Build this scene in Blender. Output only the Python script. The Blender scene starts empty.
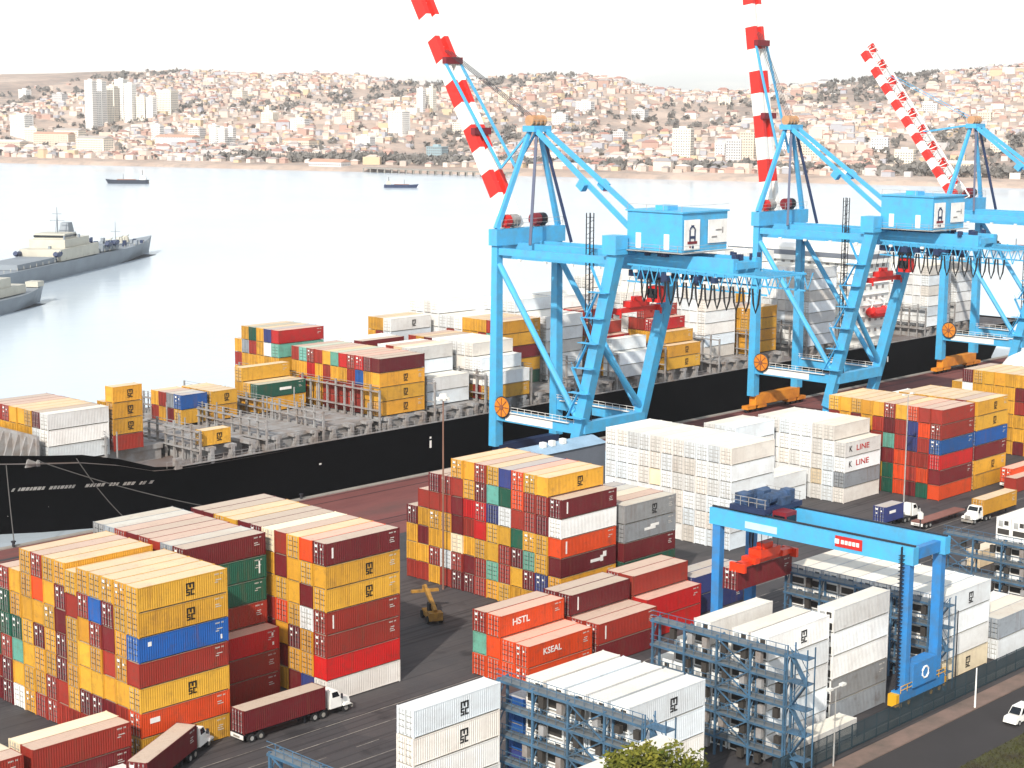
import bpy, math, random
import numpy as np
from mathutils import Vector, Matrix
R = math.radians
rnd = random.Random(7)
scene = bpy.context.scene
col = scene.collection

# ------------------------------------------------------------------ camera, sky, sun, exposure
CAM_Z, YAW, PITCH, ROLL, FOC = 72.59, 0.7637263, 0.1588164, 0.005822, 1719.18
cam_data = bpy.data.cameras.new("camera"); cam = bpy.data.objects.new("camera", cam_data); col.objects.link(cam)
cy, sy = math.cos(YAW), math.sin(YAW)
fwd = Vector((cy * math.cos(PITCH), sy * math.cos(PITCH), -math.sin(PITCH)))
right = Vector((sy, -cy, 0)); up = right.cross(fwd)
r2 = right * math.cos(ROLL) + up * math.sin(ROLL); u2 = up * math.cos(ROLL) - right * math.sin(ROLL)
cam.matrix_world = Matrix(((r2.x, u2.x, -fwd.x, 0), (r2.y, u2.y, -fwd.y, 0), (r2.z, u2.z, -fwd.z, CAM_Z), (0, 0, 0, 1)))
cam_data.sensor_width = 36.0; cam_data.sensor_fit = 'HORIZONTAL'
cam_data.lens = 36.0 * FOC / 1024.0
cam_data.clip_start = 1.0; cam_data.clip_end = 60000.0
scene.camera = cam

SUN_EL, SUN_AZ = R(36), R(207)      # azimuth measured from +X towards +Y
world = bpy.data.worlds.new("World"); scene.world = world; world.use_nodes = True
wn = world.node_tree.nodes; wl = world.node_tree.links; wn.clear()
sky = wn.new('ShaderNodeTexSky'); sky.sky_type = 'NISHITA'; sky.sun_disc = False
sky.sun_elevation = SUN_EL; sky.sun_rotation = math.pi / 2 - SUN_AZ
sky.air_density = 1.6; sky.dust_density = 0.8; sky.ozone_density = 1.0
hsv = wn.new('ShaderNodeHueSaturation'); hsv.inputs['Saturation'].default_value = 0.26
bg = wn.new('ShaderNodeBackground'); bg.inputs['Strength'].default_value = 0.15
wo = wn.new('ShaderNodeOutputWorld')
wtc = wn.new('ShaderNodeTexCoord'); wmp = wn.new('ShaderNodeMapping'); wmp.inputs['Scale'].default_value = (2.2, 2.2, 15)
wno = wn.new('ShaderNodeTexNoise'); wno.inputs['Scale'].default_value = 1.6; wno.inputs['Detail'].default_value = 6; wno.inputs['Roughness'].default_value = 0.6
wrp = wn.new('ShaderNodeValToRGB'); wrp.color_ramp.elements[0].position = 0.36; wrp.color_ramp.elements[0].color = (0.70, 0.75, 0.80, 1); wrp.color_ramp.elements[1].position = 0.58; wrp.color_ramp.elements[1].color = (1, 1, 1, 1)
wmx = wn.new('ShaderNodeMix'); wmx.data_type = 'RGBA'; wmx.blend_type = 'MULTIPLY'; wmx.inputs[0].default_value = 1.0
wl.new(wtc.outputs['Generated'], wmp.inputs['Vector']); wl.new(wmp.outputs[0], wno.inputs['Vector']); wl.new(wno.outputs['Fac'], wrp.inputs[0])
wl.new(sky.outputs[0], hsv.inputs['Color']); wl.new(hsv.outputs[0], wmx.inputs[6]); wl.new(wrp.outputs[0], wmx.inputs[7]); wl.new(wmx.outputs[2], bg.inputs[0]); wl.new(bg.outputs[0], wo.inputs[0])
sd = bpy.data.lights.new("sun", 'SUN'); sd.energy = 3.2; sd.angle = R(1.2); sd.color = (1.0, 0.93, 0.83)
so = bpy.data.objects.new("sun", sd); col.objects.link(so)
sdir = Vector((math.cos(SUN_AZ) * math.cos(SUN_EL), math.sin(SUN_AZ) * math.cos(SUN_EL), math.sin(SUN_EL)))
so.rotation_euler = sdir.to_track_quat('Z', 'Y').to_euler()
scene.view_settings.view_transform = 'Standard'; scene.view_settings.look = 'None'
scene.view_settings.exposure = 0.66; scene.view_settings.gamma = 1.0; scene.view_settings.use_curve_mapping = False
scene.cycles.use_denoising = True
scene.cycles.max_bounces = 6; scene.cycles.diffuse_bounces = 3; scene.cycles.glossy_bounces = 3
scene.cycles.volume_bounces = 0

# ------------------------------------------------------------------ materials
def lin(r, g, b):
    f = lambda c: (c / 255 / 12.92) if c / 255 <= 0.04045 else ((c / 255 + 0.055) / 1.055) ** 2.4
    return (f(r), f(g), f(b))

def ramp(nt, fac, stops):
    n = nt.nodes.new('ShaderNodeValToRGB'); e = n.color_ramp.elements
    while len(e) < len(stops): e.new(0.5)
    for el, (p, c) in zip(e, stops): el.position = p; el.color = (*c, 1)
    nt.links.new(fac, n.inputs[0]); return n.outputs[0]

def noise(nt, vec, scale, detail=4, rough=0.6):
    n = nt.nodes.new('ShaderNodeTexNoise'); n.inputs['Scale'].default_value = scale
    n.inputs['Detail'].default_value = detail; n.inputs['Roughness'].default_value = rough
    if vec is not None: nt.links.new(vec, n.inputs['Vector'])
    return n.outputs['Fac']

def mixc(nt, fac, a, b, mode='MIX'):
    n = nt.nodes.new('ShaderNodeMix'); n.data_type = 'RGBA'; n.blend_type = mode
    for sock, v in ((0, fac), (6, a), (7, b)):
        if hasattr(v, 'is_output') or hasattr(v, 'links'): nt.links.new(v, n.inputs[sock])
        elif sock == 0: n.inputs[0].default_value = v
        else: n.inputs[sock].default_value = (*v, 1)
    return n.outputs[2]

def mapping(nt, src, scale, rnd_off=None):
    m = nt.nodes.new('ShaderNodeMapping'); m.inputs['Scale'].default_value = scale
    nt.links.new(src, m.inputs['Vector'])
    if rnd_off is not None: nt.links.new(rnd_off, m.inputs['Location'])
    return m.outputs[0]

def base_mat(name, rough=0.6, metal=0.0, spec=0.5):
    m = bpy.data.materials.new(name); m.use_nodes = True; nt = m.node_tree
    p = nt.nodes['Principled BSDF']; p.inputs['Roughness'].default_value = rough
    p.inputs['Metallic'].default_value = metal; p.inputs['Specular IOR Level'].default_value = spec
    return m, nt, p

def simple(name, c, rough=0.6, metal=0.0, var=0.25, scale=0.35, dirt=None, spec=0.5):
    """One colour, worn by noise; dirt is a second colour in patches."""
    m, nt, p = base_mat(name, rough, metal, spec)
    tc = nt.nodes.new('ShaderNodeTexCoord').outputs['Object']
    f = noise(nt, tc, scale, 6, 0.65)
    d = dirt or tuple(x * (1 - var) for x in c)
    o = ramp(nt, f, [(0.38, c), (0.72, d)])
    nt.links.new(o, p.inputs['Base Color'])
    return m

def container_mats(src, suffix):
    """Painted corrugated steel. src 'object' reads the object's colour, 'attribute' a face colour."""
    out = []
    for roof in (False, True):
        m, nt, p = base_mat(('container_roof_' if roof else 'container_paint_') + suffix, 0.5)
        if src == 'object':
            oi = nt.nodes.new('ShaderNodeObjectInfo'); c = oi.outputs['Color']; rn = oi.outputs['Random']
        else:
            at = nt.nodes.new('ShaderNodeAttribute'); at.attribute_name = 'paint'; c = at.outputs['Color']; rn = None
        tc = nt.nodes.new('ShaderNodeTexCoord').outputs['Object']
        if rn is not None:
            mul = nt.nodes.new('ShaderNodeMath'); mul.operation = 'MULTIPLY'; mul.inputs[1].default_value = 90
            nt.links.new(rn, mul.inputs[0]); rn = mul.outputs[0]
        streak = noise(nt, mapping(nt, tc, (1.1, 1.1, 0.12), rn), 1.0, 5, 0.7)
        bw = nt.nodes.new('ShaderNodeRGBToBW'); nt.links.new(c, bw.inputs[0])
        wear = nt.nodes.new('ShaderNodeMapRange'); wear.inputs[1].default_value = .3; wear.inputs[2].default_value = .65; wear.inputs[3].default_value = 1; wear.inputs[4].default_value = .3
        nt.links.new(bw.outputs[0], wear.inputs[0]); wear = wear.outputs[0]
        def worn(f):
            n = nt.nodes.new('ShaderNodeMath'); n.operation = 'MULTIPLY'; nt.links.new(f, n.inputs[0]); nt.links.new(wear, n.inputs[1]); return n.outputs[0]
        grime = noise(nt, mapping(nt, tc, (0.7, 0.7, 0.9), rn), 1.0, 6, 0.75)
        blot = noise(nt, mapping(nt, tc, (0.22, 0.22, 0.35), rn), 1.0, 4, 0.6)
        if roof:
            dusty_skylit = mixc(nt, 0.55, c, lin(228, 220, 200))  # roof paled by dust and by bright sky sheen mixed into its colour
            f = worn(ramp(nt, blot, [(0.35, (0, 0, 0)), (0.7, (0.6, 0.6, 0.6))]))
            k = mixc(nt, f, dusty_skylit, lin(184, 164, 146))
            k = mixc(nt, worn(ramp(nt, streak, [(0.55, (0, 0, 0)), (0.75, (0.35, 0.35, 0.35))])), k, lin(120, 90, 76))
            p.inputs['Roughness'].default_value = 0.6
        else:
            k = mixc(nt, ramp(nt, blot, [(0.4, (0, 0, 0)), (0.75, (0.5, 0.5, 0.5))]), c,
                     mixc(nt, 1.0, c, (0.68, 0.62, 0.58), 'MULTIPLY'))
            k = mixc(nt, worn(ramp(nt, streak, [(0.54, (0, 0, 0)), (0.76, (0.55, 0.55, 0.55))])), k, lin(104, 66, 46))
            k = mixc(nt, worn(ramp(nt, grime, [(0.52, (0, 0, 0)), (0.72, (0.45, 0.45, 0.45))])), k, lin(78, 62, 52))
        nt.links.new(k, p.inputs['Base Color'])
        out.append(m)
    return out

M = {}
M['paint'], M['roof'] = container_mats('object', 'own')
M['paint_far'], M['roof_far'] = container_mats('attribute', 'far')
M['crane'] = simple('crane_blue_paint', lin(70, 168, 216), 0.5, 0, 0.2, 0.45, lin(84, 150, 184))
M['crane_deep'] = simple('gantry_blue_paint', lin(46, 128, 194), 0.55, 0, 0.25, 0.6, lin(70, 112, 152))
M['navy_steel'] = simple('navy_steel', lin(36, 52, 86), 0.5, 0.1)
M['dark_steel'] = simple('dark_steel', lin(44, 44, 50), 0.55, 0.2)
M['black_rubber'] = simple('black_rubber', lin(28, 28, 30), 0.85)
M['galv'] = simple('galvanised_steel', lin(176, 178, 178), 0.5, 0.2, 0.3, 0.6, lin(140, 128, 112))
M['ship_grey'] = simple('ship_grey_paint', lin(150, 150, 150), 0.6, 0, 0.3, 0.4, lin(120, 106, 96))
M['deck'] = simple('ship_deck_paint', lin(118, 112, 112), 0.75, 0, 0.3, 0.15, lin(98, 80, 70))
M['hull'] = simple('hull_black_paint', lin(7, 7, 9), 0.75, 0, 0.3, 0.05, lin(13, 12, 14), 0.04)
M['white'] = simple('white_paint', lin(236, 234, 228), 0.45, 0, 0.12, 0.5)
M['red'] = simple('signal_red_paint', lin(206, 34, 28), 0.45)
M['boomred'] = simple('boom_red_paint', lin(214, 40, 30), 0.45, 0, 0.15)
M['maroon'] = simple('maroon_paint', lin(120, 24, 34), 0.5)
M['orange'] = simple('orange_paint', lin(226, 92, 30), 0.5)
M['amber'] = simple('amber_paint', lin(222, 142, 40), 0.5, 0, 0.3, 0.3, lin(176, 96, 34))
M['yellow'] = simple('yellow_paint', lin(224, 168, 34), 0.5)
M['black'] = simple('black_lettering', lin(26, 24, 24), 0.6)
M['white_mark'] = simple('white_lettering', lin(238, 234, 228), 0.6)
M['red_mark'] = simple('red_lettering', lin(190, 36, 30), 0.6)
M['rack'] = simple('rack_blue_grey', lin(70, 108, 138), 0.55, 0.1, 0.35, 0.5, lin(58, 72, 82))
M['floor_grate'] = simple('walkway_grating', lin(112, 118, 122), 0.7, 0.2)
M['navy_grey'] = simple('warship_grey_paint', lin(132, 140, 148), 0.55, 0, 0.2, 0.08)
M['navy_grey_light'] = simple('warship_light_paint', lin(190, 186, 172), 0.55, 0, 0.2, 0.1)
M['unit'] = simple('cooling_unit_grille', lin(66, 62, 58), 0.6, 0.2)
M['rust'] = simple('rusty_steel', lin(140, 84, 56), 0.8)
M['wood'] = simple('tree_bark', lin(84, 66, 52), 0.9)
M['concrete'] = simple('concrete', lin(150, 144, 136), 0.85, 0, 0.2, 0.4)
M['shed'] = simple('grey_sheet_metal', lin(112, 118, 128), 0.55, 0.1, 0.2, 0.2)
M['tent'] = simple('white_canvas', lin(238, 238, 236), 0.7, 0, 0.08)
M['flatbed'] = simple('flatbed_timber', lin(132, 88, 78), 0.8)
M['boat_dark'] = simple('dark_boat_paint', lin(44, 52, 66), 0.5)
M['rope'] = simple('mooring_rope', lin(84, 82, 80), 0.9)
m, nt, p = base_mat('dark_glass', 0.08); p.inputs['Base Color'].default_value = (*lin(20, 26, 32), 1); M['glass'] = m
M['pole_brown'] = simple('weathered_pole_paint', lin(128, 94, 78), 0.7)
M['loader'] = simple('faded_loader_yellow', lin(170, 124, 46), 0.6, 0, .4, .6, lin(96, 74, 44))
M['sheave_tan'] = simple('sheave_tan_paint', lin(186, 142, 104), 0.6, 0, .4, .5)
M['pale_gasket'] = simple('pale_gasket', lin(150, 146, 138), .8)
M['faded_mark'] = simple('faded_lettering', lin(196, 190, 182), .7, 0, .5, 2.0)
M['hoist_blue'] = simple('hoist_grey_blue', lin(62, 88, 124), .55, .1, .4, .8, lin(40, 48, 60))
M['lamp'] = simple('lamp_housing', lin(225, 222, 214), 0.4)

def ground_mat():
    m, nt, p = base_mat('yard_asphalt', 0.78)
    tc = nt.nodes.new('ShaderNodeTexCoord').outputs['Object']
    a = noise(nt, tc, 0.035, 6, 0.65); b = noise(nt, tc, 0.6, 5, 0.7)
    st = noise(nt, mapping(nt, tc, (0.012, 0.5, 1)), 1.0, 4, 0.6)
    c = ramp(nt, a, [(0.3, lin(50, 48, 51)), (0.55, lin(62, 60, 62)), (0.75, lin(80, 74, 73))])
    c = mixc(nt, ramp(nt, st, [(0.52, (0, 0, 0)), (0.7, (0.5, 0.5, 0.5))]), c, lin(44, 40, 42))
    c = mixc(nt, ramp(nt, b, [(0.55, (0, 0, 0)), (0.75, (0.3, 0.3, 0.3))]), c, lin(100, 92, 86))
    vo = nt.nodes.new('ShaderNodeTexVoronoi'); vo.inputs['Scale'].default_value = .055; nt.links.new(tc, vo.inputs['Vector'])
    c = mixc(nt, ramp(nt, vo.outputs['Color'], [(0.3, (0, 0, 0)), (0.8, (0.35, 0.35, 0.35))]), c, lin(92, 84, 82))
    oil = noise(nt, tc, .16, 3, .5); c = mixc(nt, ramp(nt, oil, [(0.62, (0, 0, 0)), (0.7, (0.7, 0.7, 0.7))]), c, lin(30, 28, 30))
    ty = noise(nt, mapping(nt, tc, (.02, 1.6, 1)), 1.0, 3, .5); c = mixc(nt, ramp(nt, ty, [(0.56, (0, 0, 0)), (0.63, (0.6, 0.6, 0.6))]), c, lin(30, 28, 30))
    nt.links.new(c, p.inputs['Base Color']); return m
def apron_mat():
    m, nt, p = base_mat('quay_apron_surface', 0.8)
    tc = nt.nodes.new('ShaderNodeTexCoord').outputs['Object']
    a = noise(nt, mapping(nt, tc, (0.03, 0.12, 1)), 1.0, 6, 0.65)
    c = ramp(nt, a, [(0.32, lin(96, 52, 50)), (0.52, lin(116, 66, 62)), (0.7, lin(88, 62, 58))])
    nt.links.new(c, p.inputs['Base Color']); return m
def sea_mat():
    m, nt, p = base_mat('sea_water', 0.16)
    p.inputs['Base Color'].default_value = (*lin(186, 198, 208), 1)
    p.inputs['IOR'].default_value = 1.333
    tc = nt.nodes.new('ShaderNodeTexCoord').outputs['Object']
    n1 = noise(nt, mapping(nt, tc, (0.05, 0.09, 1)), 1.0, 6, 0.62)
    n2 = noise(nt, tc, 0.006, 3, 0.5)
    bp = nt.nodes.new('ShaderNodeBump'); bp.inputs['Strength'].default_value = 0.13; bp.inputs['Distance'].default_value = 1.0
    n3 = noise(nt, mapping(nt, tc, (0.32, 0.5, 1)), 1.0, 4, 0.6); pa = noise(nt, mapping(nt, tc, (.004, .011, 1)), 1.0, 4, .6)
    pm = nt.nodes.new('ShaderNodeMapRange'); pm.inputs[1].default_value = .38; pm.inputs[2].default_value = .64; nt.links.new(pa, pm.inputs[0])
    ml = nt.nodes.new('ShaderNodeMath'); ml.operation = 'MULTIPLY'; nt.links.new(n3, ml.inputs[0]); nt.links.new(pm.outputs[0], ml.inputs[1])
    ad = nt.nodes.new('ShaderNodeMath'); ad.operation = 'MULTIPLY_ADD'; ad.inputs[1].default_value = .55; nt.links.new(ml.outputs[0], ad.inputs[0]); nt.links.new(n1, ad.inputs[2]); n1 = ad.outputs[0]
    nt.links.new(n1, bp.inputs['Height']); nt.links.new(bp.outputs[0], p.inputs['Normal'])
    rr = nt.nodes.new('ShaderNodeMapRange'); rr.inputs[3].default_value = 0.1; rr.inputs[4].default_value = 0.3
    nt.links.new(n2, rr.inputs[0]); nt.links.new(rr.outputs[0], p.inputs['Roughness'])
    return m
def hill_mat():
    m, nt, p = base_mat('hillside_earth', 0.95, 0, 0.1)
    tc = nt.nodes.new('ShaderNodeTexCoord').outputs['Object']
    a = noise(nt, tc, 0.0045, 6, 0.65); b = noise(nt, tc, 0.03, 5, 0.7)
    c = ramp(nt, a, [(0.36, lin(150, 134, 124)), (0.5, lin(184, 164, 150)), (0.66, lin(200, 182, 168))])
    c = mixc(nt, ramp(nt, b, [(0.48, (0, 0, 0)), (0.62, (0.6, 0.6, 0.6))]), c, lin(132, 126, 122))
    nt.links.new(c, p.inputs['Base Color']); return m
def attr_mat(name, rough=0.85):
    m, nt, p = base_mat(name, rough, 0, 0.2)
    at = nt.nodes.new('ShaderNodeAttribute'); at.attribute_name = 'paint'
    nt.links.new(at.outputs['Color'], p.inputs['Base Color']); return m
def foliage_mat(name, a, b):
    m, nt, p = base_mat(name, 0.8, 0, 0.2)
    tc = nt.nodes.new('ShaderNodeTexCoord').outputs['Object']
    c = ramp(nt, noise(nt, tc, 0.9, 4, 0.6), [(0.35, a), (0.65, b)])
    nt.links.new(c, p.inputs['Base Color']); return m
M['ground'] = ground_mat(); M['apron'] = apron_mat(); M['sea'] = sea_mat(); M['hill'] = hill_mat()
M['town'] = attr_mat('town_render')
M['leaf'] = foliage_mat('tree_leaves', lin(62, 74, 24), lin(112, 108, 36))
M['scrub'] = foliage_mat('scrub_leaves', lin(108, 108, 104), lin(132, 124, 118))
M['verge'] = simple('verge_earth', lin(124, 102, 92), 0.95, 0, 0.4, 0.25, lin(90, 80, 72))
M['grass'] = simple('rough_grass', lin(64, 66, 30), 0.95, 0, 0.4, 0.3, lin(50, 42, 26))
M['road'] = simple('road_asphalt', lin(50, 46, 46), 0.85, 0, 0.25, 0.1)
M['fence'] = simple('dark_green_fence_mesh', lin(40, 58, 66), 0.6, 0.1)

# ------------------------------------------------------------------ mesh helpers
class MB:
    """Collects boxes, bars and tubes and links them as ONE mesh object."""
    def __init__(s): s.v = []; s.f = []; s.mi = []; s.c = []
    def quad(s, pts, mi=0, c=None):
        k = len(s.v); s.v += [tuple(q) for q in pts]; s.f.append(tuple(range(k, k + len(pts)))); s.mi.append(mi); s.c.append(c)
    def hexa(s, p, mi=0, c=None):
        """p: 8 corners, bottom 4 counter-clockwise seen from above, then top 4."""
        k = len(s.v); s.v += [tuple(q) for q in p]
        for f in ((3, 2, 1, 0), (4, 5, 6, 7), (0, 1, 5, 4), (1, 2, 6, 5), (2, 3, 7, 6), (3, 0, 4, 7)):
            s.f.append(tuple(k + i for i in f)); s.mi.append(mi); s.c.append(c)
    def box(s, x0, x1, y0, y1, z0, z1, mi=0, c=None):
        s.hexa([(x0, y0, z0), (x1, y0, z0), (x1, y1, z0), (x0, y1, z0), (x0, y0, z1), (x1, y0, z1), (x1, y1, z1), (x0, y1, z1)], mi, c)
    def bar(s, a, b, w, h=None, mi=0, w2=None, upv=(0, 0, 1)):
        """box beam from a to b, w wide and h deep, tapering to w2."""
        a = Vector(a); b = Vector(b); h = h or w; t = w2 / w if w2 else 1
        d = (b - a).normalized(); u = Vector(upv)
        if abs(d.dot(u)) > 0.98: u = Vector((0, 1, 0))
        x = d.cross(u).normalized(); y = x.cross(d)
        q = []
        for e, k in ((a, 1), (b, t)):
            q += [e - x * w / 2 * k - y * h / 2 * k, e + x * w / 2 * k - y * h / 2 * k, e + x * w / 2 * k + y * h / 2 * k, e - x * w / 2 * k + y * h / 2 * k]
        s.hexa(q, mi)
    def tube(s, pts, r, n=6, mi=0, r2=None):
        pts = [Vector(q) for q in pts]; k = len(s.v); N = len(pts)
        for i, q in enumerate(pts):
            d = (pts[min(i + 1, N - 1)] - pts[max(i - 1, 0)]).normalized()
            u = Vector((0, 0, 1)) if abs(d.z) < 0.95 else Vector((1, 0, 0))
            x = d.cross(u).normalized(); y = x.cross(d)
            rr = r if r2 is None else r + (r2 - r) * i / (N - 1)
            for j in range(n):
                a = 2 * math.pi * j / n; s.v.append(tuple(q + x * rr * math.cos(a) + y * rr * math.sin(a)))
        for i in range(N - 1):
            for j in range(n):
                s.f.append((k + i * n + j, k + i * n + (j + 1) % n, k + (i + 1) * n + (j + 1) % n, k + (i + 1) * n + j)); s.mi.append(mi); s.c.append(None)
        s.f.append(tuple(k + j for j in range(n))[::-1]); s.f.append(tuple(k + (N - 1) * n + j for j in range(n))); s.mi += [mi, mi]; s.c += [None, None]
    def mesh(s, name, mats):
        me = bpy.data.meshes.new(name); me.from_pydata(s.v, [], s.f)
        for m in mats: me.materials.append(m)
        if any(s.mi): me.polygons.foreach_set('material_index', s.mi)
        if any(c is not None for c in s.c):
            at = me.color_attributes.new('paint', 'FLOAT_COLOR', 'CORNER')
            arr = []
            for f, c in zip(s.f, s.c): arr += list((*(c or (0.5, 0.5, 0.5)), 1.0)) * len(f)
            at.data.foreach_set('color', arr)
        me.update(); return me
    def build(s, name, mats, parent=None):
        if not isinstance(mats, (list, tuple)): mats = [mats]
        o = bpy.data.objects.new(name, s.mesh(name, mats)); col.objects.link(o)
        if parent is not None: o.parent = parent
        return o

def tag(o, label=None, cat=None, group=None, kind=None):
    if label: o['label'] = label
    if cat: o['category'] = cat
    if group: o['group'] = group
    if kind: o['kind'] = kind
    return o
def empty(name, loc=(0, 0, 0), rz=0):
    o = bpy.data.objects.new(name, None); col.objects.link(o); o.location = loc; o.rotation_euler = (0, 0, rz); return o
def kids(o): return [c for c in bpy.data.objects if c.parent == o]
def text_mesh(s, size, name, mat, bold=0.02):
    cu = bpy.data.curves.new(name, 'FONT'); cu.body = s; cu.size = size; cu.align_x = 'CENTER'; cu.align_y = 'CENTER'; cu.offset = bold; cu.extrude = 0.006
    t = bpy.data.objects.new('lettering_source', cu); col.objects.link(t)
    bpy.context.view_layer.update()
    me = bpy.data.meshes.new_from_object(t.evaluated_get(bpy.context.evaluated_depsgraph_get()))
    bpy.data.objects.remove(t); bpy.data.curves.remove(cu)
    me.name = name; me.materials.clear(); me.materials.append(mat); return me
FACE_FRONT = Matrix(((1, 0, 0), (0, 0, -1), (0, 1, 0))).to_euler()    # reads on a wall that faces -Y
FACE_END = Matrix(((0, 0, -1), (-1, 0, 0), (0, 1, 0))).to_euler()     # reads on a wall that faces -X

ORD = ['first', 'second', 'third', 'fourth', 'fifth', 'sixth', 'seventh', 'eighth', 'ninth', 'tenth', 'eleventh', 'twelfth', 'thirteenth', 'fourteenth']

# ------------------------------------------------------------------ the setting
QUAY_Y, SEA_Z = 246.6, -2.6
mb = MB(); mb.box(-260, 900, -140, QUAY_Y, -9, 0); tag(mb.build('yard_ground', M['ground']), kind='structure')
mb = MB(); mb.box(-260, 168, QUAY_Y, 252.8, -9, 0); tag(mb.build('quay_extension', M['apron']), kind='structure')
mb = MB(); mb.quad([(-260, 214, .006), (900, 214, .006), (900, QUAY_Y - 1.1, .006), (-260, QUAY_Y - 1.1, .006)]); tag(mb.build('quay_apron', M['apron']), kind='structure')
mb = MB(); mb.box(168.15, 900, QUAY_Y - 1.1, QUAY_Y + .15, -1.0, .22); mb.box(-260, 168.15, 251.9, 252.95, -1.0, .22); mb.box(167.1, 168.15, QUAY_Y - 1.1, 251.9, -1.0, .22)
for i in range(54): mb.box(176 + i * 13, 177.4 + i * 13, QUAY_Y + .15, QUAY_Y + 1.0, -2.4, -.2, 1)
tag(mb.build('quay_kerb', [M['concrete'], M['black_rubber']]), kind='structure')
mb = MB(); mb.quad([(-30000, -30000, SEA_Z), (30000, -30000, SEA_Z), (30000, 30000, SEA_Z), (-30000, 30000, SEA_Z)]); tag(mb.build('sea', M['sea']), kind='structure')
mb = MB()
for yy in (240.9, 244.6, 220.6, 223.6): mb.box(-200, 880, yy - .08, yy + .08, .008, .05)
tag(mb.build('quay_rails', M['dark_steel']), kind='structure')
mb = MB()
for yy, w in ((150.6, .18), (146.8, .18), (139.5, .18), (132.5, .18), (128.6, .18)):
    mb.quad([(-60, yy, .010), (420, yy, .010), (420, yy + w, .010), (-60, yy + w, .010)])
for k in range(22): mb.quad([(60 + k * 8, 143.1, .010), (63.5 + k * 8, 143.1, .010), (63.5 + k * 8, 143.25, .010), (60 + k * 8, 143.25, .010)])
tag(mb.build('lane_markings', simple('worn_lane_paint', lin(140, 134, 126), 0.8, 0, 0.6, 0.6, lin(70, 64, 64))), kind='structure')
# the road outside the fence, lower right
mb = MB(); mb.quad([(100, 90.4, .008), (420, 90.4, .008), (420, 98.6, .008), (100, 98.6, .008)]); tag(mb.build('access_road', M['road']), kind='structure')
mb = MB(); mb.box(150, 420, 98.6, 101.2, 0, .14); tag(mb.build('road_verge', M['verge']), kind='structure')
mb = MB(); mb.box(140, 420, 84.6, 90.4, 0, .12); tag(mb.build('grass_strip', M['grass']), kind='stuff')
mb = MB(); mb.box(120, 420, 83.7, 84.6, 0, .2); tag(mb.build('road_kerb', M['concrete']), kind='structure')
mb = MB()
for i in range(9000):
    x = rnd.uniform(141, 330); y = rnd.uniform(84.7, 90.3); h = rnd.uniform(.12, .42); a = rnd.uniform(0, 6.28)
    dx, dy = .16 * math.cos(a), .16 * math.sin(a)
    mb.quad([(x - dx, y - dy, .1), (x + dx, y + dy, .1), (x + rnd.uniform(-.1, .1), y + rnd.uniform(-.1, .1), .1 + h)])
tag(mb.build('grass', M['grass']), kind='stuff')

# ---- the far shore: a straight coast, hills climbing behind it
P0 = (1196.0, 2094.0); UX, UY = .298, -.9546; NX, NY = .9546, .298
CREST = [(-400, 79), (-150, 75), (0, 75), (60, 74), (120, 72), (200, 73), (260, 77), (330, 78), (430, 85), (480, 82), (530, 77), (560, 76), (610, 81), (650, 91), (690, 95), (740, 93), (800, 87), (850, 82), (900, 77), (960, 73), (1024, 68), (1150, 65), (1500, 69)]
def crest_y(x):
    for (a, b), (c, d) in zip(CREST, CREST[1:]):
        if x <= c: return b + (d - b) * max(0, min(1, (x - a) / (c - a)))
    return CREST[-1][1]
T_CREST = 1650.0
def shore(s, t): return (P0[0] + UX * s + NX * t, P0[1] + UY * s + NY * t)
def terrain_z(s, t):
    if t < 0: return -6.0
    x, y = shore(s, t)
    ang = YAW - math.atan2(y, x)
    d = math.hypot(x, y)
    px = 512 + FOC * math.tan(max(-1.2, min(1.2, ang)))
    cyy = crest_y(px); hor = 108.7 + (px - 512) * .0059
    xc, yc = shore(s, T_CREST); dc = math.hypot(xc, yc) * math.cos(ang)
    zc = CAM_Z + (hor - cyy) / FOC * dc
    tau = t / T_CREST
    n = (math.sin(s / 131 + 1.3 * math.sin(t / 300)) * .5 + math.sin(s / 57 + t / 210 + 2) * .28 + math.sin(s / 260 - t / 170 + .7) * .45 + math.sin(t / 95 + s / 330) * .18)
    if tau <= 1:
        q = max(0, (tau - .1) / .9)
        prof = .35 * q + .65 * q * q * (3 - 2 * q) if q > 0 else 0
        return 1.2 + 2.5 * min(1, t / 40) + (zc - 4) * prof + n * 26 * min(1, q * 5) * (1 - q) ** .7
    return zc - 30 * (tau - 1) - 90 * (tau - 1) ** 2
mb = MB(); NS, NT = 190, 74
S0, S1 = -1500, 4300
gs = [S0 + (S1 - S0) * i / NS for i in range(NS + 1)]
gt = [-12] + [2900 * (j / NT) ** 1.15 for j in range(NT)]
for t in gt:
    for s in gs:
        x, y = shore(s, t); mb.v.append((x, y, terrain_z(s, t)))
w = NS + 1
for j in range(len(gt) - 1):
    for i in range(NS): mb.f.append((j * w + i, (j + 1) * w + i, (j + 1) * w + i + 1, j * w + i + 1)); mb.mi.append(0); mb.c.append(None)
hills = tag(mb.build('hills', M['hill']), kind='structure')
for pl in hills.data.polygons: pl.use_smooth = True

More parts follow.
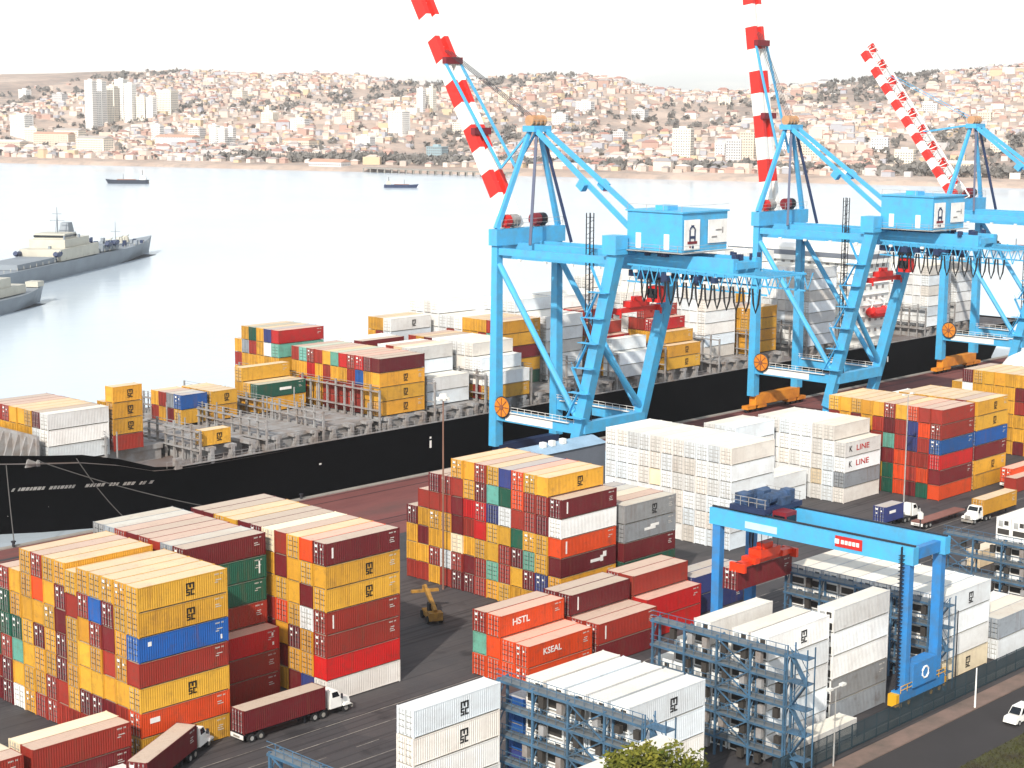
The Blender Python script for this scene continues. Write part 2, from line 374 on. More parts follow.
def house(mb, s, t, ww, dd, hh, wall, roofc, rot, gable=True):
    x, y = shore(s, t); z = terrain_z(s, t) - 3; c, q = math.cos(rot), math.sin(rot)
    P = lambda u, v, k: (x + u * c - v * q, y + u * q + v * c, z + k)
    a, b = ww / 2, dd / 2; H = hh + 3
    mb.hexa([P(-a, -b, 0), P(a, -b, 0), P(a, b, 0), P(-a, b, 0), P(-a, -b, H), P(a, -b, H), P(a, b, H), P(-a, b, H)], 0, wall)
    if gable:
        r = hh * .28 + .6; e = .5
        A, B, C, D = P(-a - e, -b - e, H + .02), P(a + e, -b - e, H + .02), P(a + e, b + e, H + .02), P(-a - e, b + e, H + .02)
        Em, Fm = P(-a * .5, 0, H + r), P(a * .5, 0, H + r)
        mb.quad([A, B, Fm, Em], 0, roofc); mb.quad([C, D, Em, Fm], 0, roofc); mb.quad([B, C, Fm], 0, roofc); mb.quad([D, A, Em], 0, roofc)
WALLS = [lin(*c) for c in ((210, 198, 186), (218, 210, 200), (200, 182, 168), (190, 168, 154), (206, 190, 178), (178, 148, 136), (194, 188, 186), (184, 172, 162), (172, 172, 178), (198, 178, 148))]
ROOFS = [lin(*c) for c in ((164, 122, 110), (158, 122, 114), (194, 174, 162), (160, 150, 146), (182, 150, 138), (148, 144, 146), (204, 196, 190), (198, 188, 180))]
mb = MB()
for k in range(13500):
    t = 45 + 1700 * rnd.random() ** 1.15; s = rnd.uniform(-1000, 1900)
    t = max(40, round((t + 22 * math.sin(s / 140)) / 25) * 25 - 22 * math.sin(s / 140) + rnd.uniform(-5, 5))
    if (math.sin(s / 131 + 1.3 * math.sin(t / 300)) * .5 + math.sin(s / 57 + t / 210 + 2) * .28) < -.22 and rnd.random() < .9: continue
    big = rnd.random() < .08
    house(mb, s, t, rnd.uniform(6, 11.5) * (2 if big else 1), rnd.uniform(6, 9), rnd.uniform(3, 6.5) * (1.8 if big else 1), rnd.choice(WALLS), rnd.choice(ROOFS), math.atan2(UY, UX) + rnd.choice((0, 0, 0, .25, -.25)) + rnd.uniform(-.08, .08), rnd.random() < .6)
tag(mb.build('hillside_houses', M['town']), 'mass of small pale and reddish houses covering the far hillside', kind='stuff')
mb = MB()
def clump(mb, x, y, z, r, n, fl=.7):
    for _ in range(n):
        a, b = rnd.uniform(0, 6.283), rnd.uniform(-.4, 1); rr = r * rnd.uniform(.5, 1)
        cx, cy_, cz = x + rr * math.cos(a) * math.sqrt(max(0, 1 - b * b)), y + rr * math.sin(a) * math.sqrt(max(0, 1 - b * b)), z + r * fl * b
        d = Vector((rnd.gauss(0, 1), rnd.gauss(0, 1), rnd.gauss(0, 1))).normalized(); e = d.orthogonal().normalized() * r * .45; g = d.cross(e)
        c0 = Vector((cx, cy_, cz)); mb.quad([c0 - e - g, c0 + e - g * .6, c0 + e * .7 + g, c0 - e * .8 + g * .8])
for k in range(5200):
    t = 60 + 1680 * rnd.random(); s = rnd.uniform(-1000, 1900)
    f = math.sin(s / 131 + 1.3 * math.sin(t / 300)) * .5 + math.sin(s / 57 + t / 210 + 2) * .28
    if f > -.2 and rnd.random() < .86: continue
    x, y = shore(s, t); clump(mb, x, y, terrain_z(s, t) + 3, rnd.uniform(3.5, 8), 9)
for k in range(900):
    s = rnd.uniform(250, 1500); t = rnd.uniform(70, 190); x, y = shore(s, t); clump(mb, x, y, terrain_z(s, t) + 4, rnd.uniform(4, 8), 10)
tag(mb.build('hillside_scrub', M['scrub']), 'grey green scrub and trees on the far hillside', kind='stuff')


# ------------------------------------------------------------------ containers
CL, CW, CH, PW = 12.19, 2.44, 2.88, 2.5
PAINTS = {'Y': ('ochre yellow', lin(206, 152, 48)), 'R': ('rust red', lin(148, 46, 34)), 'D': ('dark maroon', lin(104, 24, 30)), 'O': ('bright orange', lin(214, 72, 24)),
          'P': ('bright red', lin(184, 26, 26)), 'B': ('blue', lin(26, 82, 150)), 'N': ('navy blue', lin(48, 58, 112)), 'G': ('dark green', lin(22, 84, 66)),
          'T': ('pale teal', lin(100, 162, 146)), 'W': ('white', lin(226, 227, 226)), 'C': ('cream', lin(226, 208, 176)), 'S': ('silver grey', lin(146, 152, 158))}

def corrugated(mb, L, W, H, detail):
    """walls, roof and corner frame of one box, base centred at the origin, long axis X"""
    x0, x1, y0, y1 = -L / 2, L / 2, -W / 2, W / 2
    P = .15
    for y, s in ((y0, 1), (y1, -1)):                      # long sides
        za, zb = .16, H - .12
        if detail:
            n = int((L - 2 * P) / .30); dx = (L - 2 * P) / n; prof = []
            for i in range(n):
                a = x0 + P + i * dx
                prof += [(a, .045), (a + dx * .32, .045), (a + dx * .5, .012), (a + dx * .82, .012)]
            prof.append((x1 - P, .045))
            k = len(mb.v)
            for a, d in prof: mb.v += [(a, y + s * d, za), (a, y + s * d, zb)]
            for i in range(len(prof) - 1):
                q = (k + 2 * i, k + 2 * i + 2, k + 2 * i + 3, k + 2 * i + 1)
                mb.f.append(q if s > 0 else q[::-1]); mb.mi.append(0); mb.c.append(None)
        else:
            q = [(x0 + P, y + s * .03, za), (x1 - P, y + s * .03, za), (x1 - P, y + s * .03, zb), (x0 + P, y + s * .03, zb)]
            mb.quad(q if s > 0 else q[::-1])
        mb.box(x0 + P, x1 - P, min(y, y + s * .07), max(y, y + s * .07), .11, .18); mb.box(x0 + P, x1 - P, min(y, y + s * .06), max(y, y + s * .06), H - .14, H - .05)
    for x, s in ((x0, 1), (x1, -1)):                      # ends, set a little behind the posts
        n = 8; dy = (W - 2 * P) / n; prof = []
        for i in range(n):
            a = y0 + P + i * dy; prof += [(a, .07), (a + dy * .32, .07), (a + dy * .5, .035), (a + dy * .82, .035)]
        prof.append((y1 - P, .07)); k = len(mb.v)
        for a, d in prof: mb.v += [(x + s * d, a, .16), (x + s * d, a, H - .12)]
        for i in range(len(prof) - 1):
            q = (k + 2 * i, k + 2 * i + 2, k + 2 * i + 3, k + 2 * i + 1)
            mb.f.append(q if s < 0 else q[::-1]); mb.mi.append(0); mb.c.append(None)
        mb.box(min(x, x + s * .1), max(x, x + s * .1), y0 + P, y1 - P, .11, .18); mb.box(min(x, x + s * .1), max(x, x + s * .1), y0 + P, y1 - P, H - .14, H - .05)
        for y, t in ((y0, 1), (y1, -1)):
            mb.box(min(x, x + s * P), max(x, x + s * P), min(y, y + t * P), max(y, y + t * P), 0, H)
    zr = H - .055
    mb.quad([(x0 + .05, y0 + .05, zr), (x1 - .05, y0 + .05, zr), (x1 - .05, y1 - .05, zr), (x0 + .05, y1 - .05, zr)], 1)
    if detail:
        n = 24
        for i in range(n):
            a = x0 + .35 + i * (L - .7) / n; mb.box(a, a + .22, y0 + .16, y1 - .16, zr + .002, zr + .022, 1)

BODY, DOORS, BAR = {}, {}, {}
for key, L in (('long', CL), ('short', 6.06)):
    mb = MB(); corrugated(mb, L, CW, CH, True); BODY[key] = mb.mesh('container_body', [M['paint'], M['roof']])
def door_mesh(s, marks, bars, pale=False):
    mb = MB(); y0, y1 = (-1.05, -.03) if s < 0 else (.03, 1.05)
    mb.box(-.012, .03, y0 + .03, y1 - .03, .2, CH - .16)
    for e in (y0, y1 - .03): mb.box(-.01, .03, e, e + .03, .2, CH - .16, 2)
    for z in (.55, 1.2, 1.85, 2.4): mb.box(-.04, -.012, y0 + .1, y1 - .1, z - .17, z + .17)
    for z in (.87, 1.52, 2.13): mb.box(-.016, -.012, y0 + .1, y1 - .1, z - .05, z + .05, 2)
    if marks:
        if s > 0: mb.box(-.046, -.041, .3, .85, 2.2, 2.5, 1); mb.box(-.046, -.041, .42, .7, 1.5, 1.72, 1)
        else: mb.box(-.046, -.041, -.5, -.22, 1.95, 2.2, 1)
    if bars:
        for yy in (.28, .78): mb.box(-.085, -.045, s * yy - .02, s * yy + .02, .13, CH - .12, 3)
    return mb.mesh('container_door', [M['paint'], M['white_mark'], M['pale_gasket'] if pale else M['black_rubber'], M['galv']])
DOOR = {(s, m, b): door_mesh(s, m, b) for s in (-1, 1) for m in (0, 1) for b in (0, 1)}
PALE_DOOR = {(s, b): door_mesh(s, 0, b, True) for s in (-1, 1) for b in (0, 1)}
def bar_mesh():
    mb = MB(); mb.box(-.085, -.045, -.02, .02, .12, CH - .1)
    for z in (.25, 1.1, 2.55): mb.box(-.1, -.02, -.06, .06, z - .05, z + .05)
    return mb.mesh('locking_bar', [M['galv']])
BARM = bar_mesh()
def unit_mesh():
    mb = MB(); mb.box(-.03, .03, -1.05, 1.05, .18, CH - .14)
    mb.box(-.05, -.03, -.95, .95, .3, 1.15, 1); mb.box(-.05, -.03, -.8, -.1, 1.75, 2.45, 1); mb.box(-.05, -.03, .12, .85, 1.45, 2.4, 2)
    return mb.mesh('cooling_unit', [M['white'], M['unit'], M['galv']])
UNIT = unit_mesh()
def code_mesh(seed):
    """small stencilled code panels near the ends of a long side, too small to read"""
    g = random.Random(seed); mb = MB(); y = -CW / 2 - .008
    for i in range(7):
        if i != 4: x = 4.3 + i * .17; mb.box(x, x + .1, y, y + .03, 2.34, 2.5)
    for k in range(g.randint(2, 4)): x = 4.3 + g.uniform(0, .3); mb.box(x, x + g.uniform(.4, .9), y, y + .03, 1.7 - k * .26, 1.8 - k * .26)
    return mb.mesh('code_marking', [M['faded_mark']])
CODES = [code_mesh(k) for k in range(3)]
def logo_mesh():
    mb = MB(); d = .012
    def r(x0, x1, z0, z1): mb.box(x0, x1, z0, z1, 0, d)
    for x in (-.75, .47): r(x, x + .28, .06, .8)
    r(-.75, .75, .66, .86); r(-.14, .14, .2, .7)
    r(-.75, -.06, -.18, 0); r(-.75, -.52, -.5, -.18); r(-.75, -.06, -.52, -.36); r(-.29, -.06, -.82, -.5); r(-.75, -.06, -.88, -.7)
    r(.06, .3, -.88, 0); r(.06, .75, -.18, 0); r(.06, .75, -.88, -.7)
    return mb.mesh('logo', [M['black']])
def logo_text_mesh():
    """three bold letters stacked, M above S C"""
    top = text_mesh('M', 1.05, 'logo_top', M['black'], .03); bot = text_mesh('SC', .98, 'logo_bottom', M['black'], .03)
    mb = MB()
    for me, sx, dz in ((top, 1.45, .42), (bot, .95, -.4)):
        k = len(mb.v); mb.v += [(v.co.x * sx, v.co.y + dz, v.co.z) for v in me.vertices]
        for p in me.polygons: mb.f.append(tuple(k + i for i in p.vertices)); mb.mi.append(0); mb.c.append(None)
    return mb.mesh('logo', [M['black']])
LOGO = logo_mesh()

# every stack: columns counted from the truck lanes / fence / quay (the -Y side) towards +Y; each column reads top to bottom
STACKS = []
def stack(name, ref, x0, y0, cols, L='long', base=0.0, end='door', zs=None, logos=(), pitch=PW):
    STACKS.append(dict(name=name, ref=ref, x0=x0, y0=y0, cols=cols, L=L, base=base, end=end, zs=zs or {}, logos=set(logos), pitch=pitch))
fill_rnd = random.Random(11)
def fill(n, first='', pool='YYYYRRRDDOYBGN'):
    return first + ''.join(fill_rnd.choice(pool) for _ in range(n - len(first)))
A_ = ['YYBRYOY', 'YYYYYRY', 'YDDRYDR', 'YBRYYDY', 'YRYYYDR', 'YRYYYYR', 'YDDDDRR', 'YYYYYRR', 'ROYDYYR', 'YYYYYYY', 'YYGTYW', 'RGGRDD', 'RDGRD']
stack('yellow topped stack', 'the lane', 103.8, 156.2, A_, zs={5: .967}, logos={(0, 0), (0, 1), (0, 4)})
stack('green faced stack', 'the lane', 117.4, 164.0, ['PRR', 'DGGRRDR', fill(7, 'S'), fill(7, 'R'), fill(7, 'R'), fill(7, 'D'), fill(7, 'R'), fill(7, 'S'), fill(7, 'S')])
C_ = ['DYYRRPW', 'OYDWYYN', 'YYYYDYD', 'RDYOYRY', 'CYYRDYY', fill(7, 'D'), fill(7, 'D'), fill(7, 'Y'), fill(7, 'Y'), fill(7, 'D'), fill(7, 'D')]
stack('white footed stack', 'the lane', 130.9, 156.6, C_, logos={(0, 1), (0, 2)})
stack('low corner stack', 'the lane', 89.6, 155.2, ['RD', 'CD'])
D_ = ['DWODYR', 'YRDYYNY', 'YRRYTDY', 'OORGDYY', 'NGWYRRY', 'YTNYYTY', 'RDPPYRR', 'YYPRYDD', 'YRDDCRD', 'RRYYWR', 'DRYYRY', 'RYDYR', 'DYYR']
stack('corner stack behind', 'the lane', 76.2, 155.0, ['RD', 'CD'])
stack('lamp mast stack', 'the orange row', 178.1, 160.7, D_, logos={(1, 0), (0, 4)})
stack('silver fronted stack', 'the maroon row', 191.4, 160.0, ['SSDGR', 'RDYRY', 'CDRRY', 'SRYDY', 'NRYDY'], logos={(0, 0)})
stack('orange row', 'the white reefers', 151.9, 142.3, ['OO', 'OO', 'OOO', 'RTO'])
stack('maroon row', 'the white reefers', 165.3, 142.3, ['RD', 'RR', 'DRR', 'DRO'])
stack('last red row', 'the white reefers', 178.6, 145.0, ['PP', 'RRP', 'RDR'])
stack('dark end row', 'the white reefers', 192.3, 147.5, ['NN', 'NS'])
stack('long white block', 'the gantry crane', 226.4, 166.4, ['WWWWWW'] * 5 + ['WWWWCW', 'WWCWWW'] + ['WWWWWW'] * 4)
stack('low white pair', 'the gantry crane', 255.8, 179.5, ['WW', 'WW'])
stack('pale back block', 'the gantry crane', 255.0, 186.6, ['WWWWW'] * 3)
stack('stepped white block', 'the navy truck', 269.6, 172.2, ['WWSW', 'WWWWW', 'WWWCW', 'WWWWW', 'WWWWW', 'WWWWW', 'WWWWW', 'WWWWW'])
stack('lone white stack', 'the fence', 109.5, 117.9, ['WWWWW'], end='door', logos={(0, 0), (0, 1)})
stack('half hidden white stack', 'the fence', 109.5, 94.4, ['WWWWW'])
stack('tree side reefer block', 'the tree', 125.0, 103.5, ['WWWWW'] * 5, end='unit', logos={(0, 0)}, pitch=2.86)
stack('blue pair behind rack', 'the tree', 125.4, 118.1, ['BBNB'], end='plain')
stack('reefer block before gantry', 'the fence', 153.6, 107.2, ['WWWWW', 'WWWWW', 'WWWW', 'WWWWW', 'WWWW', 'WWW'], end='unit', logos={(0, 0)}, pitch=2.7)
stack('low white box by fence', 'the fence', 154.0, 103.2, ['W'])
stack('reefer block under gantry', 'the fence', 167.9, 107.9, ['WWWSS', 'WWWW', 'WWW', 'WWW'], end='unit', pitch=2.7)
stack('reefer block beyond gantry', 'the fence', 191.0, 106.6, ['WWWC'] + ['WWWW'] * 7 + ['WWWC'], end='unit', logos={(0, 0), (0, 3)}, pitch=2.62)
stack('low white row', 'the fence', 205.0, 106.0, ['SW', 'WW', 'WW'], end='door')
stack('far reefer block', 'the fence', 236.0, 106.0, ['WWWW'] * 7, end='unit')
stack('lone small box', 'the yard', 246.0, 131.2, ['C'], L='short')
stack('mixed stack by yellow truck', 'the yellow truck', 284.3, 160.8, ['RRBPDO', 'RORROG', 'ONNRRD', 'YRROOO', 'RDTDGG', 'YRRDYR', 'YYRDRR', 'YDRRYY', 'YYRDYR', 'YRDYRY'])
stack('yellow end stack', 'the yellow truck', 297.7, 160.8, ['YYBDYY', 'RYRDYY', 'YYRRYR', 'YRRYYR', 'YYDRYR', 'YRDYRY', 'YYYYRY'], logos={(0, 0), (0, 1), (0, 4)})
stack('tall yellow wall', 'the red container', 335.0, 160.0, ['YYYYYY', 'YYYYYY', 'YROYYY', 'YRDRYY', 'YDRYYD', 'YYYYYY', 'YYYYYY', 'YYYYYY', 'YYWYYY', 'DWGYYY', 'YYYYY', 'YYYY'])
stack('white pair before far hull', 'the yellow wall', 322.0, 190.5, ['WWW', 'WWWW', 'WWWW'])
stack('loose red box', 'the yellow truck', 301.0, 158.0 - 4.2, ['R'])
# on the ship; columns counted from the quay rail
S_ = 12.2
stack("ship's bow row", 'the quay', 153.8, 257.2, ['WWW', 'DWW', 'YYW', 'YYW', 'YYW', 'RYW', 'RYW', 'DYW'], base=11.9)
stack("ship's bow tower", 'the quay', 167.0, 257.2, ['YYYR', 'YYY', 'YY'], L='short', base=S_, logos={(0, 0), (0, 1), (0, 2)})
stack('lone ship box', 'the quay', 180.9, 250.0, ['Y'], L='short', base=S_, logos={(0, 0)})
stack("ship's forward short row", 'the quay', 197.6, 270.0, ['YY', 'YY', 'YD', 'YY'], L='short', base=S_, logos={(0, 0), (0, 1)})
stack("ship's forward blue row", 'the quay', 190.8, 270.4, ['BY', 'SD', 'RY', 'YR'], L='short', base=S_)
stack("ship's green topped row", 'the quay', 209.0, 270.2, ['GY', 'YY', 'YYY'], base=S_)
stack("ship's red crested row", 'the quay', 223.8, 250.4, ['DYYY', 'DYYY', 'PBRR', 'RRRR', 'PYRR', 'TYRR', 'YRRR', 'RYYY', 'RPYY', 'TYPP', 'RYYY'], base=S_, logos={(0, 1), (0, 2), (0, 3)})
stack("ship's red and teal tower", 'the quay', 222.6, 280.6, ['PTYYR', 'NWYYR', 'YYYYR', 'GRYYR', 'YSYYR', 'YRYY'], base=S_)
stack("ship's third white row", 'the quay', 238.6, 252.6, ['WW', 'WW', 'WWWW', 'CWWW', 'RWWW', 'WWRW', 'WWW', 'YYW', 'DWWW', 'WWWW', 'WWWW'], base=S_)
stack("ship's fourth row", 'the quay', 253.2, 248.9, ['WY', 'WWR', 'WWWY', 'WWWW', 'WWWW', 'WWWW', 'WWWW', 'DWWW', 'YWWW', 'RWWW', 'RWW'], base=S_)
stack("ship's yellow crested tower", 'the quay', 253.2, 279.6, ['WWWWW', 'YRWWW', 'YYWWW'], base=S_, logos={(1, 0), (0, 0)})
stack("ship's fifth row", 'the quay', 267.2, 258.9, ['YYDYG', 'RTDGR', 'YRYWW', 'YYWWW', 'YYYWW', 'WWWWW', 'WRWWW', 'WWWWW', 'WWWWWW', 'WWWWWW', 'WWWWWW', 'WWWWWW'], base=S_)
stack("ship's sixth row", 'the quay', 281.4, 258.9, ['WWWWW', 'WWWWW', 'WWWWW', 'WWWWW', 'WWWWWW', 'WWWWWW', 'WWWWWW', 'WWWWWW'], base=S_)
stack("ship's seventh row", 'the quay', 295.6, 249.2, ['WW', 'WWW', 'YY', 'PGY', 'RYYR', 'RYYRY', 'PYRRY', 'WWWWWW', 'WWWWWW', 'WWWWWW', 'WWWWWW'], base=S_)
stack("ship's eighth row", 'the quay', 313.2, 249.2, ['YY', 'YYR', 'PYRR', 'RRYRY', 'WRYRY', 'WWWWWW', 'WWWWWW', 'WWWWWW', 'WWWWWW', 'WWWWWW', 'WWWWWWW', 'WWWWWWW'], base=S_, logos={(0, 0), (0, 1)})
stack("ship's plain white wall", 'the quay', 333.8, 254.4, ['WWWWWW'] * 8 + ['WWWWWWW'] * 5, base=S_)
stack("ship's yellow bay", 'the quay', 348.2, 252.0, ['YYYY', 'YYYY', 'RYRY', 'BYRY', 'YYRYY', 'YYRYY', 'WWWWWWW', 'WWWWWWW', 'WWWWWWW', 'WWWWWWW', 'WWWWWWWW', 'WWWWWWWW'], base=S_)
stack("ship's last forward white wall", 'the quay', 371.0, 249.4, ['WWWWWWW'] * 8 + ['WWWWWWWW'] * 6, base=S_)
stack("ship's stern grid", 'the quay', 430.0, 249.4, ['WWWWWW'] * 14, base=S_)
stack("ship's last stern row", 'the quay', 446.0, 249.4, ['WWWWWW'] * 14, base=S_)

BOXES = []
for st in STACKS:
    L = CL if st['L'] == 'long' else 6.06
    for j, colr in enumerate(st['cols']):
        n = len(colr); k = st['zs'].get(j, 1.0)
        jit = fill_rnd.uniform(-.09, .09)
        for i, ch in enumerate(colr):
            z = st['base'] + (n - 1 - i) * (CH + .02) * k
            x = st['x0'] + jit + fill_rnd.uniform(-.05, .05)
            BOXES.append(dict(st=st, j=j, i=i, n=n, ch=ch, L=L, x=x, y=st['y0'] + j * st['pitch'] + fill_rnd.uniform(-.02, .02), z=z, k=k))

# which boxes show from where one can stand: nearest first, the 300 that show largest become things, the rest one mass
def visible_area(boxes, shift):
    W, H, S = 640, 480, 640 / 1024
    zb = np.full((H, W), -1.0); idb = np.full((H, W), -1, int)
    c = Vector((0, 0, CAM_Z)) + right * shift
    rv = np.array([[*r2], [*u2], [*fwd]]); cc = np.array(c)
    for bi, b in enumerate(boxes):
        x0, x1, y0, y1, z0, z1 = b['x'], b['x'] + b['L'], b['y'], b['y'] + CW, b['z'], b['z'] + CH * b['k']
        for q in (((x0, y0, z0), (x0, y1, z0), (x0, y1, z1), (x0, y0, z1)), ((x0, y0, z0), (x1, y0, z0), (x1, y0, z1), (x0, y0, z1)), ((x0, y0, z1), (x1, y0, z1), (x1, y1, z1), (x0, y1, z1))):
            d = (np.array(q) - cc) @ rv.T
            if d[:, 2].min() < 5: continue
            px = (512 + FOC * d[:, 0] / d[:, 2]) * S; py = (384 - FOC * d[:, 1] / d[:, 2]) * S; iz = 1 / d[:, 2]
            xa, xb = max(0, int(px.min())), min(W - 1, int(px.max()) + 1); ya, yb = max(0, int(py.min())), min(H - 1, int(py.max()) + 1)
            if xa >= xb or ya >= yb: continue
            gx, gy = np.meshgrid(np.arange(xa, xb) + .5, np.arange(ya, yb) + .5)
            ok = np.ones(gx.shape, bool); sg = 0
            ar = sum(px[k] * py[(k + 1) % 4] - px[(k + 1) % 4] * py[k] for k in range(4))
            for k in range(4):
                e = (px[(k + 1) % 4] - px[k]) * (gy - py[k]) - (py[(k + 1) % 4] - py[k]) * (gx - px[k]); ok &= (e * ar >= 0)
            A = np.c_[px, py, np.ones(4)]; co = np.linalg.lstsq(A, iz, rcond=None)[0]
            dep = co[0] * gx + co[1] * gy + co[2]
            sub = zb[ya:yb, xa:xb]; m = ok & (dep > sub); sub[m] = dep[m]; idb[ya:yb, xa:xb][m] = bi
    return np.bincount(idb[idb >= 0], minlength=len(boxes))
area0 = visible_area(BOXES, 0); side = np.maximum(visible_area(BOXES, -9), visible_area(BOXES, 9))
order = sorted(range(len(BOXES)), key=lambda i: -area0[i])
MIXED = ('yellow topped stack', 'white footed stack', 'lamp mast stack', 'tall yellow wall', 'low corner stack', 'corner stack behind', 'silver fronted stack')
def is_reefer(b): return b['ch'] in 'WC' and b['st']['name'] not in MIXED
RANK, CHOSEN = {}, set()
for kind in (True, False):
    lst = [i for i in order if is_reefer(BOXES[i]) == kind]
    for r, i in enumerate(lst):
        RANK[i] = r
        if r < 300 and area0[i] > 0: CHOSEN.add(i)

CGROUP = 'shipping containers stacked in the terminal and on the ship'
PROTO_OBJ = {}
def shade(c, k): return tuple(max(0.0, x * k) for x in c)
def child(name, me, parent, loc, colr, rot=None):
    o = bpy.data.objects.new(name, me); col.objects.link(o); o.parent = parent; o.location = loc; o.color = (*colr, 1)
    if rot: o.rotation_euler = rot
    return o
COUNT = {}
def make_container(b, label, doors='door', logo=False, fine=True, rz=0, reefer=False):
    key = 'long' if b['L'] > 8 else 'short'; nm, c = PAINTS[b['ch']]
    k = 1 + fill_rnd.uniform(-.24, .10); c = shade(c, k); q = fill_rnd.uniform(-.08, .08); c = (c[0], c[1] * (1 + q), c[2] * (1 + q * 2))
    root = bpy.data.objects.new('reefer_container' if reefer else 'shipping_container', BODY[key]); col.objects.link(root)
    root.color = (*c, 1); root.location = (b['x'] + b['L'] / 2, b['y'] + CW / 2, b['z']); root.scale = (1, 1, b['k']); root.rotation_euler = (0, 0, rz)
    tag(root, label, 'reefer container' if reefer else 'shipping container', 'white refrigerated containers in stacks' if reefer else CGROUP)
    xe = -b['L'] / 2
    mk = 1 if (b['ch'] in 'RDPBNG' and fill_rnd.random() < .7) or fill_rnd.random() < .15 else 0
    if doors == 'door':
        for s in (-1, 1):
            d = child('door', PALE_DOOR[(s, 0 if fine else 1)] if b['ch'] in 'WC' else DOOR[(s, mk, 0 if fine else 1)], root, (xe + .032, 0, 0), c)
            if fine:
                for yy in (.28, .78): child('locking_bar', BARM, d, (0, s * yy, 0), c)
    elif doors == 'unit':
        child('cooling_unit', UNIT, root, (xe + .03, 0, 0), c)
    if fine and key == 'long' and b['ch'] not in 'WC' and fill_rnd.random() < .75: child('marking', CODES[fill_rnd.randrange(3)], root, (0, 0, 0), c)
    if logo:
        o = child('logo', LOGO, root, ((.9 if key == 'long' else .5), -CW / 2 - .012, CH * .5), (0, 0, 0), FACE_FRONT); o.scale = (.76, .84, 1)
    return root
masses = {True: MB(), False: MB()}
TIER = ['topmost', 'second from top', 'third from top', 'fourth from top', 'fifth from top', 'sixth from top', 'bottommost', 'bottommost']
for bi, b in enumerate(BOXES):
    st = b['st']; seen = area0[bi]
    if bi in CHOSEN:
        n = b['n']; tier = '' if n == 1 else ('bottom' if b['i'] == n - 1 and n > 1 else TIER[b['i']])
        nm = PAINTS[b['ch']][0]
        if len(st['cols']) == 1: lab = f"{nm} container {tier} of the {st['name']}" if n > 1 else f"{nm} container, the {st['name']}"
        else: lab = f"{nm} container {tier} in {ORD[b['j']]} column from {st['ref'] if len((st['ref'] + ' ' + st['name']).split()) < 8 else st['ref'].replace('the ', '')}, {st['name']}".replace('  ', ' ')
        if len(lab.split()) > 16: lab = lab.replace(' column from the ', ' column from ').replace('second from top', 'second down').replace('third from top', 'third down').replace('fourth from top', 'fourth down').replace('fifth from top', 'fifth down').replace('sixth from top', 'sixth down')
        e = st['end']
        if e == 'door' and b['ch'] != 'W' and fill_rnd.random() < .38: e = 'plain'
        make_container(b, lab, e if seen > 50 else '', (b['j'], b['i']) in st['logos'], RANK[bi] < 170 and seen > 90, reefer=is_reefer(b))
    elif seen > 0 or side[bi] > 0:
        c = shade(PAINTS[b['ch']][1], 1 + fill_rnd.uniform(-.24, .1)); mass = masses[is_reefer(b)]; k0 = len(mass.v)
        t = MB(); corrugated(t, b['L'], CW, CH, False)
        cb = shade(c, .84 if b['ch'] in 'WC' else .55); nb = len(t.f)
        for yy in (-.78, -.28, .28, .78): t.box(-b['L'] / 2 - .01, -b['L'] / 2 + .03, yy - .025, yy + .025, .15, CH - .15)
        t.box(-b['L'] / 2 + .0, -b['L'] / 2 + .035, -.03, .03, .15, CH - .15)
        ox, oy, oz = b['x'] + b['L'] / 2, b['y'] + CW / 2, b['z']
        mass.v += [(v[0] + ox, v[1] + oy, v[2] + oz) for v in t.v]; mass.f += [tuple(k0 + q for q in f) for f in t.f]; mass.mi += t.mi; mass.c += [c] * nb + [cb] * (len(t.f) - nb)
tag(masses[False].build('stacked_containers', [M['paint_far'], M['roof_far']]), 'distant mixed coloured containers stacked on the ship and the far yard', kind='stuff')
tag(masses[True].build('stacked_reefers', [M['paint_far'], M['roof_far']]), 'distant white refrigerated containers stacked on the ship and behind the nearer blocks', kind='stuff')
print('containers', len(BOXES), 'seen', int((area0 > 0).sum()), 'cut', int(area0[order[min(299, len(order) - 1)]]))

# lettering and marks carried by single containers
def find_box(stack_name, j, i):
    bi = next(k for k, b in enumerate(BOXES) if b['st']['name'] == stack_name and b['j'] == j and b['i'] == i)
    b = BOXES[bi]
    for o in bpy.data.objects:
        if o.name.startswith(('shipping_container', 'reefer_container')) and abs(o.location.x - b['x'] - b['L'] / 2) < .01 and abs(o.location.y - b['y'] - CW / 2) < .01 and abs(o.location.z - b['z']) < .01: return o, b
    return None, b
def side_text(stack_name, j, i, s, size, mat, dx, name='lettering', z=.5, sx=1):
    o, b = find_box(stack_name, j, i)
    if o is None: return
    t = child(name, text_mesh(s, size, 'container_lettering', mat, .02), o, (dx, -CW / 2 - .012, CH * z), (0, 0, 0), FACE_FRONT); t.scale = (sx, 1, 1)
side_text('orange row', 2, 0, 'HSTL', 1.25, M['white_mark'], -2.2, z=.55, sx=1.15)
side_text('orange row', 0, 0, 'KSEAL', 1.15, M['white_mark'], -1.6, z=.55, sx=1.1)
side_text('stepped white block', 0, 0, 'K', 1.6, M['black'], -4.3, 'emblem'); side_text('stepped white block', 0, 0, 'LINE', 1.5, M['red_mark'], -.2, sx=1.5)
side_text('stepped white block', 0, 1, 'K', 1.6, M['black'], -4.3, 'emblem'); side_text('stepped white block', 0, 1, 'LINE', 1.5, M['red_mark'], -.2, sx=1.5)
def side_plate(stack_name, j, i, rects, name='marking'):
    o, b = find_box(stack_name, j, i)
    if o is None: return
    mb = MB(); mats = []
    for x0, x1, z0, z1, m in rects:
        if m not in mats: mats.append(m)
        mb.box(x0, x1, -CW / 2 - .014, -CW / 2 + .03, z0, z1, mats.index(m))
    t = mb.build(name, mats, o)
W_ = M['white_mark']
side_plate('white footed stack', 0, 0, [(-5.1, -4.85, .9, 2.2, W_)])
